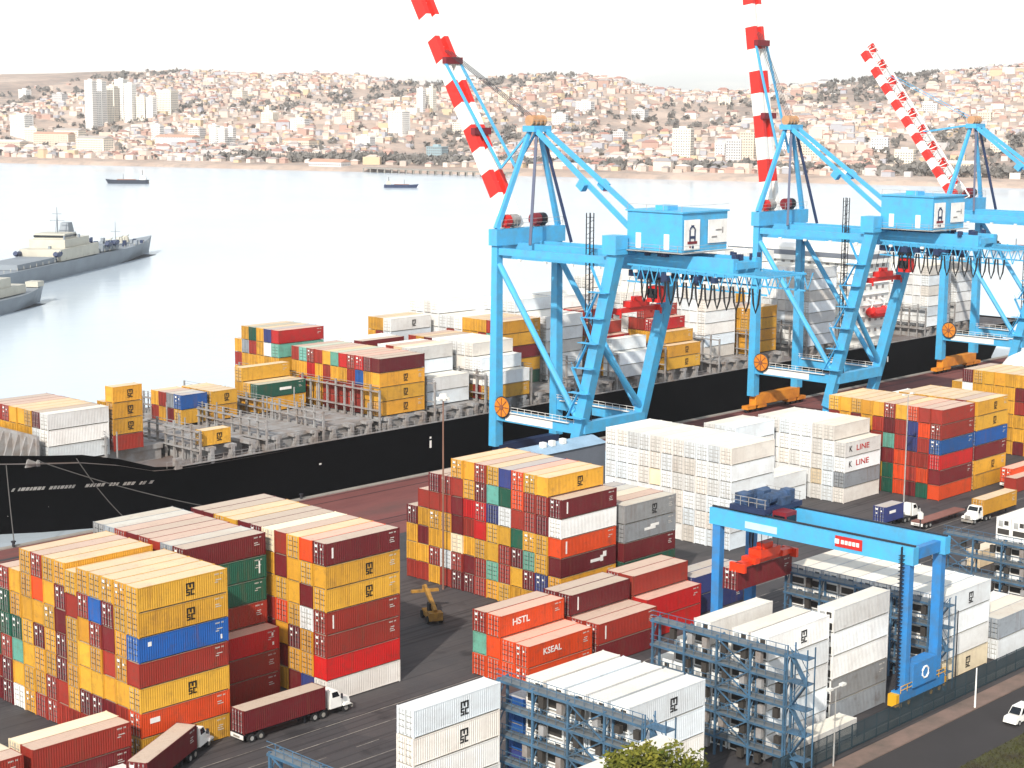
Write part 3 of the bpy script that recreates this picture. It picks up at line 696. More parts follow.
side_plate('white footed stack', 0, 3, [(-5.1, -4.9, .7, 2.4, W_)])
side_plate('lamp mast stack', 0, 0, [(-4.9, -4.65, .7, 2.4, W_)])
side_plate('lamp mast stack', 0, 2, [(-5.0, -4.75, .6, 2.4, W_)])
side_plate('lamp mast stack', 0, 3, [(.4, 2.6, 1.15, 1.6, W_), (2.6, 3.2, 1.0, 1.9, W_), (3.2, 3.9, 1.6, 2.4, W_)], 'emblem')
side_plate('maroon row', 2, 0, [(-4.7, -4.5, .6, 2.4, W_)])
side_plate('maroon row', 0, 0, [(-4.7, -4.5, .6, 2.4, W_)])
side_plate('yellow topped stack', 0, 2, [(-4.9, -4.45, 1.75, 2.25, W_), (5.0, 5.2, .5, 1.0, W_)])
side_plate('yellow topped stack', 0, 5, [(-4.9, -3.6, 1.5, 2.1, W_)])
side_plate('green faced stack', 1, 1, [(-5.2, -4.7, .8, 1.7, W_), (-4.4, -3.9, .8, 1.7, W_), (4.9, 5.1, .7, 2.3, W_)])
side_plate('green faced stack', 0, 0, [(4.9, 5.15, 1.9, 2.3, W_), (5.0, 5.25, .7, 1.1, W_)])
side_plate('silver fronted stack', 0, 1, [(-1.4, 1.2, 1.2, 1.6, W_), (0, 2.0, 1.6, 2.0, W_)])
side_plate('silver fronted stack', 0, 3, [(-1.0, 1.8, 1.2, 1.7, W_)])
side_plate("ship's green topped row", 0, 0, [(-.6, 2.4, 1.2, 1.75, W_)])

# ------------------------------------------------------------------ larger buildings of the far shore
TOWN = [
('tw', -373, 631, 16, 84) ,
('tw', -384, 669, 18, 77) ,
('tw', -386, 704, 17, 63) ,
('tw', -381, 724, 19, 71) ,
('tw', -339, 696, 17, 66) ,
('tw', -320, 706, 18, 40) ,
('tw', -298, 703, 15, 37) ,
('tw', -303, 755, 30, 41) ,
('blk', -424, 512, 32, 36) ,
('blk', -389, 501, 25, 21) ,
('long', -316, 469, 69, 21) ,
('long', -7, 201, 54, 21) ,
('long', -331, 525, 53, 18) ,
('long', 4, 380, 75, 16) ,
('blk', -81, 441, 16, 23) ,
('tw', 37, 429, 13, 32) ,
('tw', 49, 433, 13, 28) ,
('tw', 43, 463, 13, 26) ,
('blk', -45, 494, 23, 16) ,
('tw', 251, 627, 27, 35) ,
('tw', 183, 818, 12, 38) ,
('tw', 188, 844, 14, 38) ,
('blk', 563, 187, 23, 19) ,
('long', 505, 22, 49, 5) ,
('tw', 866, 275, 23, 36) ,
('blk', 947, 240, 20, 27) ,
('blk', 963, 241, 17, 35) ,
('blk', 923, 253, 12, 20) ,
('blk', 986, 334, 20, 18) ,
('blk', 1025, 299, 25, 20) ,
('blk', 704, 456, 17, 13) ,
('blk', 454, 796, 23, 15) ,
('blk', 262, 979, 21, 18) ,
('blk', 442, 922, 27, 14) ,
('blk', -23, 667, 24, 15) ,
('blk', 94, 581, 26, 16) ,
('blk', 140, 658, 23, 13) ,
('tw', -41, 688, 9, 21) ,
('blk', 265, 500, 25, 14) ,
('long', 235, 367, 45, 12) ,
('blk', 314, 713, 20, 16) ,
('long', 777, 173, 42, 7) ,
('long', 859, 151, 48, 6) ,
('blk', 1078, 418, 21, 16) ,
('blk', 1126, 355, 23, 15) ,
('long', 1209, 280, 49, 10) ,
('blk', 1220, 458, 21, 13) ,
('blk', 936, 786, 18, 12) ,
('blk', 1034, 877, 22, 14) ,
('blk', 1145, 733, 18, 13) ,
('blk', 594, 1198, 22, 13) ,
('blk', 524, 966, 24, 14) ,
('blk', -631, 848, 24, 16) ,
('blk', -915, 1066, 22, 18) ,
('blk', -338, 1027, 24, 16) ,
('long', -331, 380, 61, 14) ,
]
NUM = ORD + ['fifteenth', 'sixteenth', 'seventeenth', 'eighteenth', 'nineteenth', 'twentieth', 'twenty-first', 'twenty-second', 'twenty-third', 'twenty-fourth', 'twenty-fifth', 'twenty-sixth', 'twenty-seventh', 'twenty-eighth', 'twenty-ninth', 'thirtieth', 'thirty-first', 'thirty-second', 'thirty-third', 'thirty-fourth', 'thirty-fifth', 'thirty-sixth', 'thirty-seventh', 'thirty-eighth', 'thirty-ninth', 'fortieth']
def px_of(s, t):
    x, y = shore(s, t); return 512 + FOC * math.tan(YAW - math.atan2(y, x))
zones = {'in the far tower cluster': [], 'along the far shore': [], 'on the far hillside': []}
for q in TOWN:
    kind, s, t, w, h = q; x = px_of(s, t)
    zones['in the far tower cluster' if kind == 'tw' and x < 185 and t > 600 else ('along the far shore' if t < 360 else 'on the far hillside')].append((x, q))
trnd = random.Random(5)
TONE = {}
for zone, lst in zones.items():
    for i, (x, (kind, s, t, w, h)) in enumerate(sorted(lst)):
        cn, cc = trnd.choice([('cream', lin(232, 222, 204)), ('white', lin(236, 234, 230)), ('pale beige', lin(222, 206, 184)), ('pale grey', lin(206, 204, 202))])
        if (kind, s) == ('blk', 563): cn, cc = 'bluish glass', lin(150, 170, 176)
        if kind == 'tw': cn, cc = trnd.choice([('cream', lin(236, 228, 212)), ('white', lin(240, 238, 232))])
        kn = {'tw': 'tower', 'blk': 'block', 'long': 'low hall'}[kind]
        X, Y = shore(s, t); z = terrain_z(s, t) - 4; d = {'tw': w * .8, 'blk': w * .7, 'long': 20}[kind]; rot = math.atan2(UY, UX) + trnd.uniform(-.12, .12)
        root = empty('apartment_tower' if kind == 'tw' else ('office_block' if kind == 'blk' else 'warehouse_hall'), (X, Y, z), rot)
        H = h + 4; mb = MB(); mb.box(-w / 2, w / 2, -d / 2, d / 2, 0, H, 0, cc)
        for k in range(int(H / 3.2)):
            zz = 5 + k * 3.2
            if zz > H - 2: break
            for u in range(int(w / 3.2)):
                a = -w / 2 + 1 + u * 3.2; mb.box(a, a + 1.8, -d / 2 - .12, -d / 2 - .02, zz, zz + 1.5, 0, lin(120, 120, 124))
            for u in range(int(d / 3.2)):
                a = -d / 2 + 1 + u * 3.2
                for sx in (-1, 1): mb.box(sx * w / 2 + (.02 if sx > 0 else -.12), sx * w / 2 + (.12 if sx > 0 else -.02), a, a + 1.8, zz, zz + 1.5, 0, lin(120, 120, 124))
        mb.build('wall', M['town'], root)
        rb = MB()
        if kind == 'long':
            rc = lin(*trnd.choice([(190, 150, 130), (206, 200, 194), (176, 168, 162)])); r = 3.5
            A, B, C, D = (-w / 2 - .6, -d / 2 - .6, H), (w / 2 + .6, -d / 2 - .6, H), (w / 2 + .6, d / 2 + .6, H), (-w / 2 - .6, d / 2 + .6, H); E_, F_ = (-w / 2 - .6, 0, H + r), (w / 2 + .6, 0, H + r)
            rb.quad([A, B, F_, E_], 0, rc); rb.quad([C, D, E_, F_], 0, rc); rb.quad([B, C, F_], 0, rc); rb.quad([D, A, E_], 0, rc)
        else:
            rb.box(-w / 2 - .4, w / 2 + .4, -d / 2 - .4, d / 2 + .4, H, H + .9, 0, cc); rb.box(-w / 5, w / 6, -d / 5, d / 5, H + .9, H + 3.6, 0, cc)
        rb.build('roof', M['town'], root)
        tag(root, f"{cn} {kn} {zone}, {NUM[i]} of them from the left", 'building', 'larger buildings of the far shore')

# jetty on the far shore
root = empty('jetty', (1370, 1445, SEA_Z)); mb = MB(); d = Vector((12, -162, 0)).normalized()
mb.bar((-8, 100, 5), (8, -120, 5), 12, 1.4); mb.build('deck', M['concrete'], root)
mb = MB()
for k in range(20):
    q = Vector((-8, 100, 5)).lerp(Vector((8, -120, 5)), k / 19)
    for e in (-5, 5): mb.tube([(q.x + e, q.y, -4), (q.x + e, q.y, 4.4)], .9, 6)
mb.build('pile', M['concrete'], root); tag(root, 'long low jetty on dark piles below the far town', 'jetty')

# ------------------------------------------------------------------ the container ship
SHIP_C = 271.6
ship = empty('container_ship', (0, 0, 0))
tag(ship, 'long black container ship moored along the quay under the blue cranes', 'ship')
ST = [(133, .4, 0, 15.2, 13.6), (138, 5.5, 0, 14.9, 13.3), (146, 12.2, 0, 14.2, 12.6), (152, 15.6, 0.3, 13.8, 12.3), (158, 18.2, 4.2, 13.5, 12.0), (164, 20.4, 7, 12.2, 11.0), (170, 22.2, 10.2, 10.2, 9.4), (175, 23.0, 12.6, 9.7, 9.2), (186, 23.2, 17, 9.7, 9.2), (200, 23.2, 20.6, 9.7, 9.2), (215, 23.2, 22.8, 9.7, 9.2), (300, 23.2, 23.2, 9.7, 9.2), (420, 23.2, 23.2, 9.7, 9.2), (470, 23.2, 21, 9.7, 9.2), (486, 22.5, 12, 9.9, 9.4)]
mb = MB(); ring = []
for X, hd, hw, zr, zd in ST:
    pts = []
    for k in range(9):
        f = k / 8; zz = SEA_Z - 4 + (zr - (SEA_Z - 4)) * f
        g = max(0, (zz - SEA_Z) / (zr - SEA_Z)); h = hw + (hd - hw) * g ** 1.25
        rake = -(1 - g) * 0
        pts.append((h, zz))
    ring.append((X, pts))
k = 0
for X, pts in ring:
    for h, zz in pts: mb.v.append((X, SHIP_C - h, zz))
    for h, zz in pts: mb.v.append((X, SHIP_C + h, zz))
for i in range(len(ring) - 1):
    for j in range(8):
        a = i * 18 + j; b = (i + 1) * 18 + j
        mb.f.append((a, b, b + 1, a + 1)); mb.f.append((a + 9, a + 10, b + 10, b + 9)); mb.mi += [0, 0]; mb.c += [None, None]
a = (len(ring) - 1) * 18
for j in range(8): mb.f.append((a + j, a + 9 + j, a + 10 + j, a + j + 1)); mb.mi.append(0); mb.c.append(None)
hull = mb.build('hull', M['hull'], ship)
for pl in hull.data.polygons: pl.use_smooth = True
mb = MB()
for (xa, ha, _, za, da), (xb, hb, _, zb_, db) in zip(ST, ST[1:]):
    mb.quad([(xa, SHIP_C - ha + .15, da), (xb, SHIP_C - hb + .15, db), (xb, SHIP_C + hb - .15, db), (xa, SHIP_C + ha - .15, da)])
mb.build('deck', M['deck'], ship)
mb = MB()
for (xa, ha, _, za, da), (xb, hb, _, zb_, db) in zip(ST[7:], ST[8:]):
    for s in (-1, 1): mb.bar((xa, SHIP_C + s * (ha - .1), za + .05), (xb, SHIP_C + s * (hb - .1), zb_ + .05), .3, .22)
mb.build('gunwale', M['ship_grey'], ship)
mb = MB()
for i in range(150):
    x = 172 + i * 2.05
    mb.bar((x, SHIP_C - 23.0, 9.7), (x, SHIP_C - 23.0, 10.8), .06)
for z in (10.25, 10.8): mb.bar((172, SHIP_C - 23.0, z), (480, SHIP_C - 23.0, z), .05)
mb.build('rail', M['ship_grey'], ship)
# breakwater on the bow
mb = MB(); mb.box(151.6, 152.1, SHIP_C - 14.5, SHIP_C + 14.5, 11.8, 17.0)
for i in range(12): y = SHIP_C - 14 + i * 2.5; mb.hexa([(149.6, y, 11.8), (151.6, y, 11.8), (151.6, y + .3, 11.8), (149.6, y + .3, 11.8), (151.3, y, 16.6), (151.6, y, 16.6), (151.6, y + .3, 16.6), (151.3, y + .3, 16.6)])
mb.build('breakwater', M['ship_grey'], ship)
for x, y in ((148, 268.5), (146.5, 274)):
    mb = MB(); mb.box(x - .9, x + .9, y - .6, y + .6, 12.2, 13.7); mb.tube([(x, y - 1.4, 13.2), (x, y + 1.4, 13.2)], .65, 8); mb.build('winch', M['ship_grey'], ship)
# hatch covers with coamings, one per bay, and lashing bridges between the bays
BAYS = [165.6, 180.4, 195.4, 209.0, 223.4, 238.4, 253.0, 267.0, 281.2, 295.4, 312.8, 333.6, 348.0, 370.6, 429.6, 445.6]
for x in BAYS:
    half = 20.6 if x > 190 else (12.5 if x < 170 else 17)
    h = MB(); h.box(x + .3, x + 12.5, SHIP_C - half, SHIP_C + half, 9.2, 11.2); h.box(x + .1, x + 12.7, SHIP_C - half - .3, SHIP_C + half + .3, 11.2, 12.05)
    for q in range(6): yy = SHIP_C - half + (q + .5) * half / 3; h.box(x + .6, x + 12.2, yy - .12, yy + .12, 12.05, 12.2)
    h.build('hatch_cover', M['ship_grey'], ship)
    b = MB(); xb = x - .75; lo = SHIP_C - (22.4 if x > 172 else 15); hi = SHIP_C + (22.4 if x > 172 else 15); n = int((hi - lo) / 2.5); top = 15.2 if x < 220 else 17.6
    for q in range(n + 1):
        yy = lo + (hi - lo) * q / n; b.box(xb - .18, xb + .18, yy - .16, yy + .16, 9.2, top + (1.1 if q % 2 else .2))
    for z in (11.6, 13.6, top - .2): b.box(xb - .45, xb + .45, lo, hi, z, z + .14)
    for z in (top + .5, top + 1.0): b.box(xb - .05, xb + .05, lo, hi, z, z + .07)
    b.build('lashing_bridge', M['ship_grey'], ship)
    if x > 172:
        for q in (1.6, 6.2, 10.8):
            p_ = MB(); p_.box(x + q - .35, x + q + .35, SHIP_C - 22.9, SHIP_C - 21.9, 9.2, 11.9); p_.box(x + q - .9, x + q + .9, SHIP_C - 22.7, SHIP_C - half, 11.5, 12.1)
            p_.hexa([(x + q - .2, SHIP_C - 22.6, 9.2), (x + q + .2, SHIP_C - 22.6, 9.2), (x + q + .2, SHIP_C - 21.0, 9.2), (x + q - .2, SHIP_C - 21.0, 9.2), (x + q - .2, SHIP_C - 22.6, 11.5), (x + q + .2, SHIP_C - 22.6, 11.5), (x + q + .2, SHIP_C - 22.2, 11.5), (x + q - .2, SHIP_C - 22.2, 11.5)])
            p_.build('pedestal', M['ship_grey'], ship)
# small deck gear along the quay side passage
g = random.Random(3)
for i in range(60):
    mb = MB()
    x = g.uniform(174, 300); y = SHIP_C - g.uniform(20.9, 22.6); w = g.uniform(.2, .8); mb.box(x - w, x + w, y - w * .6, y + w * .6, 9.2, 9.2 + g.uniform(.4, 2.0)); mb.build('deck_locker', M['ship_grey'], ship)
# cell guide posts and pipes standing on the open forward hatches
for i in range(46):
    mb = MB()
    x = g.choice([165, 180, 187.6, 195, 208.4, 216, 222.6]) + g.uniform(-.5, .5); y = g.uniform(252, 290); mb.box(x - .1, x + .1, y - .1, y + .1, 12, 12 + g.uniform(2.5, 5.5)); mb.build('stacking_post', M['ship_grey'], ship)
# accommodation block
acc = MB(); acc.box(396, 410, SHIP_C - 21.5, SHIP_C + 21.5, 9.2, 32); acc.box(395, 409, SHIP_C - 23, SHIP_C + 23, 32, 35.4)
for z in range(7): acc.box(395.6, 410.4, SHIP_C - 22.0, SHIP_C + 22.0, 12 + z * 2.9, 12.16 + z * 2.9)
block = acc.build('superstructure', M['white'], ship)
for z in range(7):
    wb = MB()
    for q in range(14): yy = SHIP_C - 20 + q * 2.9; wb.box(395.9, 396.05, yy, yy + 1.0, 13.4 + z * 2.9, 14.3 + z * 2.9)
    for q in range(4): xx = 397.5 + q * 3; wb.box(xx, xx + 1.0, SHIP_C - 21.62, SHIP_C - 21.5, 13.4 + z * 2.9, 14.3 + z * 2.9)
    wb.build('window', M['ship_grey'], block)
wb = MB(); wb.box(394.9, 395.0, SHIP_C - 22, SHIP_C + 22, 33.3, 34.6); wb.box(396, 408, SHIP_C - 23.06, SHIP_C - 23.0, 33.3, 34.6); wb.build('window', M['shed'], block)
mb = MB(); mb.tube([(402, SHIP_C, 35.4), (402, SHIP_C, 43)], .5, 8); mb.bar((402, SHIP_C - 4, 39), (402, SHIP_C + 4, 39), .25); mb.build('mast', M['white'], ship)
mb = MB(); mb.hexa([(415, SHIP_C - 5, 9.2), (423, SHIP_C - 5, 9.2), (423, SHIP_C + 5, 9.2), (415, SHIP_C + 5, 9.2), (417, SHIP_C - 4, 36), (423, SHIP_C - 4, 36), (423, SHIP_C + 4, 36), (417, SHIP_C + 4, 36)]); mb.build('funnel', M['white'], ship)
lb = MB(); lb.tube([(399.2, SHIP_C - 22.9, 19.4), (399.8, SHIP_C - 22.9, 18.8), (401, SHIP_C - 22.9, 18.6), (405, SHIP_C - 22.9, 18.6), (406.2, SHIP_C - 22.9, 18.8), (406.8, SHIP_C - 22.9, 19.4)], 1.45, 10)
lifeboat = lb.build('lifeboat', M['red'], ship)
for x in (400, 406): mb = MB(); mb.bar((x, SHIP_C - 21.4, 22.4), (x, SHIP_C - 23.4, 22.0), .3); mb.bar((x, SHIP_C - 21.4, 17), (x, SHIP_C - 23.4, 22.0), .3); mb.build('davit', M['white'], lifeboat)
# white lettering on the bow, too worn by distance to read: a row of small plates
mb = MB(); g = random.Random(9)
def hull_y(X, z):
    for (xa, ha, wa, za, _), (xb, hb, wb_, zb_, _) in zip(ST, ST[1:]):
        if X <= xb:
            f = (X - xa) / (xb - xa); hd = ha + (hb - ha) * f; hw = wa + (wb_ - wa) * f; zr = za + (zb_ - za) * f
            gg = max(0, (z - SEA_Z) / (zr - SEA_Z)); return SHIP_C - (hw + (hd - hw) * gg ** 1.25)
for x0, x1 in ((150.6, 160.6), (161.6, 171.6)):
    x = x0
    while x < x1:
        wv = g.uniform(.28, .55)
        if g.random() < .86:
            y0, y1 = hull_y(x, 6.4) - .06, hull_y(x, 7.1) - .06
            mb.hexa([(x, y0, 6.4), (x + wv, hull_y(x + wv, 6.4) - .06, 6.4), (x + wv, y0 + .3, 6.4), (x, y0 + .3, 6.4), (x, y1, 7.1), (x + wv, hull_y(x + wv, 7.1) - .06, 7.1), (x + wv, y1 + .3, 7.1), (x, y1 + .3, 7.1)])
        x += wv + .17
mb.build('hull_lettering', M['faded_mark'], ship)
mb = MB()
for X, z, w_, h_ in ((152.2, 1.0, 1.3, .9), (157.6, 2.6, .9, .8), (235.5, 4.6, .5, 1.5), (235.5, 6.5, .4, .4), (207, 5.2, .5, .3), (408, 4.6, .5, 1.5)):
    y = hull_y(X, z) - .08; mb.box(X, X + w_, y, y + .5, z, z + h_)
mb.build('draught_mark', M['white_mark'], ship)

def sag(a, b, s, n=10):
    a, b = Vector(a), Vector(b); return [a.lerp(b, i / n) - Vector((0, 0, s * 4 * (i / n) * (1 - i / n))) for i in range(n + 1)]
for a, b, lab in (((151.4, 256.2, 12.9), (184, 246.2, .5), 'grey mooring rope running down from bow towards the right'), ((157.2, 253.9, 12.9), (166, 251.6, .5), 'steeper grey mooring rope hanging from the ship bow'), ((147, 259.4, 12.6), (143.5, 251.6, .5), 'short grey mooring rope nearest the bow tip')):
    mb = MB(); mb.tube(sag(a, b, .8), .09, 6); tag(mb.build('mooring_rope', M['rope']), lab, 'rope', 'mooring ropes at the bow')
for x, y, lab in ((143.5, 251.9, 'dark bollard at the quay edge below the bow tip'), (166, 251.9, 'dark bollard holding the steeper mooring rope'), (184, 246.0, 'dark bollard holding the long mooring rope'), (200, 246.0, 'dark bollard with no rope on the quay edge')):
    root = empty('mooring_bollard', (x, y, .22)); mb = MB(); mb.tube([(0, 0, 0), (0, 0, .5), (0, 0, .75)], .26, 10); mb.build('post', M['dark_steel'], root)
    mb = MB(); mb.tube([(0, 0, .75), (0, 0, .95)], .42, 10); mb.build('cap', M['dark_steel'], root)
    tag(root, lab, 'bollard', 'quay bollards')

# ------------------------------------------------------------------ ship-to-shore cranes
def banded_boom(root, X, hinge, tip, halfw, depth, step, lattice, first=0):
    """raised boom in red and white bands; lattice: two chequered chords joined by bracing"""
    a, b = Vector((X, *hinge)), Vector((X, *tip)); L = (b - a).length; d = (b - a).normalized()
    boom = None
    n = int(L / step)
    mbs = MB(); mb2 = MB()
    if not lattice:
        for i in range(n + 2):
            lo_, hi_ = (0, first) if i == 0 else (first + (i - 1) * step, first + i * step)
            p, q = a + d * min(L, lo_), a + d * min(L, hi_)
            if (q - p).length < .2: continue
            for sg in (-1, 1): (mbs if sg < 0 else mb2).bar(p + Vector((sg * (halfw - .62), 0, 0)), q + Vector((sg * (halfw - .62), 0, 0)), 1.24, depth, mi=(i % 2))
        boom = mbs.build('boom_girder', [M['white'], M['boomred']], root); mb2.build('boom_girder', [M['white'], M['boomred']], root)
        br = MB()
        for i in range(int(L / 2.7)):
            p, q = a + d * (i * 2.7 + .6), a + d * (i * 2.7 + 3.3); o = Vector((halfw - 1.2, 0, 0)); br.bar(p - o, p + o, .3); br.tube([p - o, q + o], .1, 4)
        br.build('cross_tie', M['white'], boom)
        nrm = d.cross(Vector((1, 0, 0))).normalized()
        lad = MB()
        for off in (halfw + .5,): lad.tube([a + Vector((off, 0, 0)), b + Vector((off, 0, 0))], .12, 5)
        for i in range(int(L / 2.2)):
            p = a + d * i * 2.2; lad.tube([p + Vector((halfw + .5, 0, 0)), p + Vector((halfw, 0, 0)) + nrm * .2], .07, 4)
        lad.build('walkway_rail', M['crane'], boom)
        for f in (.36, .62):
            fit_ = MB(); p = a + d * L * f; fit_.box(p.x - halfw - .5, p.x + halfw + .5, p.y - 2.4, p.y - 1.2, p.z - .7, p.z + .7)
            fit_.build('sheave_bracket', M['maroon'], boom)
    else:
        w0, w1 = halfw, halfw * .8; nrm = d.cross(Vector((1, 0, 0))).normalized()
        if nrm.y > 0: nrm = -nrm
        for sgn in (-1, 1):
            cm = MB()
            for i in range(n):
                p, q = a + d * i * step, a + d * (i + 1) * step; o = Vector((sgn * halfw, 0, 0))
                cm.bar(p + o, q + o, 1.9, 1.9, mi=(i + (sgn > 0)) % 2)
            boom = cm.build('boom_chord', [M['white'], M['boomred']], root)
        br = MB()
        for i in range(n):
            p, q = a + d * i * step, a + d * (i + 1) * step; o = Vector((halfw, 0, 0)); t = nrm * 2.6
            br.tube([p - o, q + o], .16, 4); br.tube([p + o, p - o], .16, 4)
            if i % 2 == 0: br.tube([p - o, p + t], .12, 4); br.tube([p + o, p + t], .12, 4); br.tube([p + t, q + o], .1, 4)
        br.tube([a + nrm * 2.6, b + nrm * 2.6], .22, 6)
        br.build('bracing', M['white'], boom)
    return boom

def sts_crane(dx, hinge, tip, label, lattice=False):
    c = empty('quay_crane', (249 + dx, 0, 0)); tag(c, label, 'crane', 'ship-to-shore cranes on the quay')
    BL = M['crane']; X0, X1, XC = 0.0, 18.4, 9.2
    # legs: seaside nearly plumb, landside leaning back
    for x in (X0, X1):
        mb = MB(); mb.bar((x, 243, 4.0), (x + .2 * (1 if x == X0 else -1), 243, 45.5), 2.15, 2.0, w2=1.65); mb.build('leg', BL, c)
        mb = MB(); mb.bar((x, 221.6, 4.0), (x, 211.0, 46.8), 2.0, 2.1, w2=2.3); mb.build('leg', BL, c)
    mb = MB(); mb.bar((X0, 243, 2.95), (X1, 243, 2.95), 2.0, 2.5)
    mb.build('sill_beam', M['amber'] if dx > 0 else M['navy_steel'], c)
    for x in (X0 - 3.2, X0 + 1.2, X1 - 4.6, X1 - .4): mb = MB(); mb.box(x, x + 3.4, 242.1, 243.9, .9, 1.75); mb.build('bogie', M['amber'] if dx > 0 else M['navy_steel'], c)
    mb = MB(); mb.bar((X0, 221.9, 2.95), (X1, 221.9, 2.95), 2.0, 2.5)
    mb.build('sill_beam', BL, c)
    for x in (X0 - 3.2, X0 + 1.2, X1 - 4.6, X1 - .4): mb = MB(); mb.box(x, x + 3.4, 221.1, 222.9, .9, 1.75); mb.build('bogie', BL, c)
    for y in (243, 222):
        for x in (X0 - 2.6, X0 - .8, X0 + 1.8, X0 + 3.8, X1 - 4, X1 - 2, X1 + .3, X1 + 2.2):
            mb = MB(); mb.tube([(x, y - .3, .5), (x, y + .3, .5)], .45, 10); mb.build('wheel', M['dark_steel'], c)
    # low portal beams
    for x in (X0, X1):
        mb = MB(); mb.bar((x, 242.2, 10.6), (x, 220.4, 10.6), 1.5, 2.1); pb = mb.build('portal_beam', BL, c)
        mb = MB()
        for z in (12.2, 12.75): mb.bar((x - 1.0, 242.2, z), (x - 1.0, 220.4, z), .07)
        for i in range(12): y = 241.6 - i * 1.9; mb.bar((x - 1.0, y, 11.65), (x - 1.0, y, 12.75), .06)
        mb.box(x - 1.25, x - .75, 222, 241, 11.55, 11.68); mb.build('handrail', M['white'], pb)
        if x == X0:
            mb = MB(); mb.box(x - .83, x - .76, 226.5, 239.5, 9.85, 11.3); mb.build('white_panel', M['white_mark'], pb)
    mb = MB(); mb.bar((X0, 219.3, 10.8), (X1, 219.3, 10.8), 1.6, 2.3); mb.build('portal_beam', BL, c)
    # diagonal braces
    for x in (X0, X1):
        mb = MB(); mb.tube([(x, 242.2, 41.5), (x, 221.0, 13.0)], .62, 8); mb.build('brace', BL, c)
    mb = MB(); mb.tube([(X0 + .6, 216.2, 28.5), (X1 - .6, 219.2, 13)], .6, 8); mb.build('brace', BL, c)
    mb = MB(); mb.bar((X0, 211.6, 45.4), (X0, 211.6, 49.0), 3.6, 3.4); mb.bar((X1, 211.6, 45.4), (X1, 211.6, 49.0), 3.6, 3.4); mb.bar((X0, 211.6, 46.6), (X1, 211.6, 46.6), 2.4, 2.6); mb.build('rear_portal', BL, c)
    mb = MB(); mb.bar((X0 - 1.1, 243, 46.9), (X1 + 1.1, 243, 46.9), 2.3, 3.3); fp = mb.build('front_portal', BL, c)
    mb = MB()
    for x in (X0, X0 + 4.6, X0 + 9.2, X0 + 13.8, X1): mb.bar((x, 241.6, 48.7), (x, 241.6, 50.4), .08)
    for z in (49.6, 50.4): mb.bar((X0, 241.6, z), (X1, 241.6, z), .07)
    mb.build('handrail', M['galv'], fp)
    for x, m_ in ((2.6, M['red']), (5.0, M['ship_grey']), (11.5, M['maroon']), (13.2, M['dark_steel'])):
        mb = MB(); mb.tube([(x - .8, 243, 50.1), (x + .8, 243, 50.1)], 1.3, 12); mb.box(x - .5, x + .5, 242.2, 243.8, 48.7, 49.2); mb.build('winch_drum', m_, fp)
    # twin girder and walkway out to the back reach
    for x in (XC - 3.4, XC + 3.4):
        mb = MB(); mb.bar((x, 247.4, 43.9), (x, 187.5, 43.9), 1.5, 3.4); mb.build('girder', BL, c)
    mb = MB()
    for y in (187.8, 196, 205, 230, 238): mb.bar((XC - 3.4, y, 44.3), (XC + 3.4, y, 44.3), .9, 1.2)
    mb.build('cross_beam', BL, c)
    for x in (X0 + .2, X1 - .2): mb = MB(); mb.bar((x, 242, 44.1), (x, 212, 44.1), 1.2, 1.4); mb.build('tie_beam', BL, c)
    tr = MB()
    for x in (X0 + 3.2, X0 + 15.2):
        tr.bar((x, 211, 43.4), (x, 178.6, 43.0), .35); tr.bar((x, 211, 40.2), (x, 178.6, 39.9), .3)
        for i in range(15):
            y = 210 - i * 2.2; tr.bar((x, y, 43.4), (x, y - 1.1, 40.1), .16); tr.bar((x, y - 1.1, 40.1), (x, y - 2.2, 43.3), .16)
    for i in range(9): y = 186 - i * .9; tr.bar((X0 + 3.2, y, 43.1), (X0 + 15.2, y, 43.1), .12)
    tr.bar((X0 + 3.2, 178.6, 43.0), (X0 + 15.2, 178.6, 43.0), .3); tr.build('festoon_truss', BL, c)
    fs = MB()
    for i in range(13):
        y = 207 - i * 2.15; fs.tube([(X0 + 2.4, y, 41.0), (X0 + 2.4, y - .25, 38.3), (X0 + 2.4, y - .8, 36.7), (X0 + 2.4, y - 1.35, 38.3), (X0 + 2.4, y - 1.6, 41.0)], .2, 6)
    fs.build('festoon_cable', M['black_rubber'], c)
    # machinery house
    hs = MB(); hs.box(2.6, 16.4, 197.6, 210.8, 46.4, 53.6); house_ = hs.build('machinery_house', BL, c)
    mb = MB(); mb.box(2.3, 16.7, 197.3, 211.1, 53.6, 53.9); mb.box(5, 8, 203, 206, 53.9, 54.8); mb.build('roof', BL, house_)
    mb = MB()
    for y in (197.8, 202, 206, 210): mb.bar((1.6, y, 46.4), (1.6, y, 47.6), .07)
    for z in (47.0, 47.6): mb.bar((1.6, 196.6, z), (1.6, 210.8, z), .06); mb.bar((1.6, 196.6, z), (17, 196.6, z), .06)
    mb.box(1.3, 2.6, 196.4, 210.8, 46.2, 46.35); mb.box(2.6, 17, 196.4, 197.6, 46.2, 46.35)
    for y in (197.6, 202, 206, 210.6): mb.bar((2.4, y, 53.9), (2.4, y, 55.0), .06)
    mb.bar((2.4, 197.6, 55.0), (2.4, 210.6, 55.0), .06); mb.bar((2.4, 197.4, 55.0), (16.6, 197.4, 55.0), .06); mb.build('handrail', M['galv'], house_)
    for y in (207.4, 200.6):
        mb = MB(); mb.box(2.5, 2.6, y, y + 1.2, 46.7, 49.6); mb.build('door', M['white'], house_)
    # white sign with a dark arched tower emblem, and a second white sign, on the end wall
    YE = 197.6; mb = MB(); mb.box(3.0, 7.6, YE - .3, YE - .18, 46.8, 52.4, 0)
    pts = [(5.3 + .8 * math.cos(t), YE - .33, 50.3 + .8 * math.sin(t)) for t in [math.pi * k / 10 for k in range(11)]]; mb.tube(pts, .15, 5, 1)
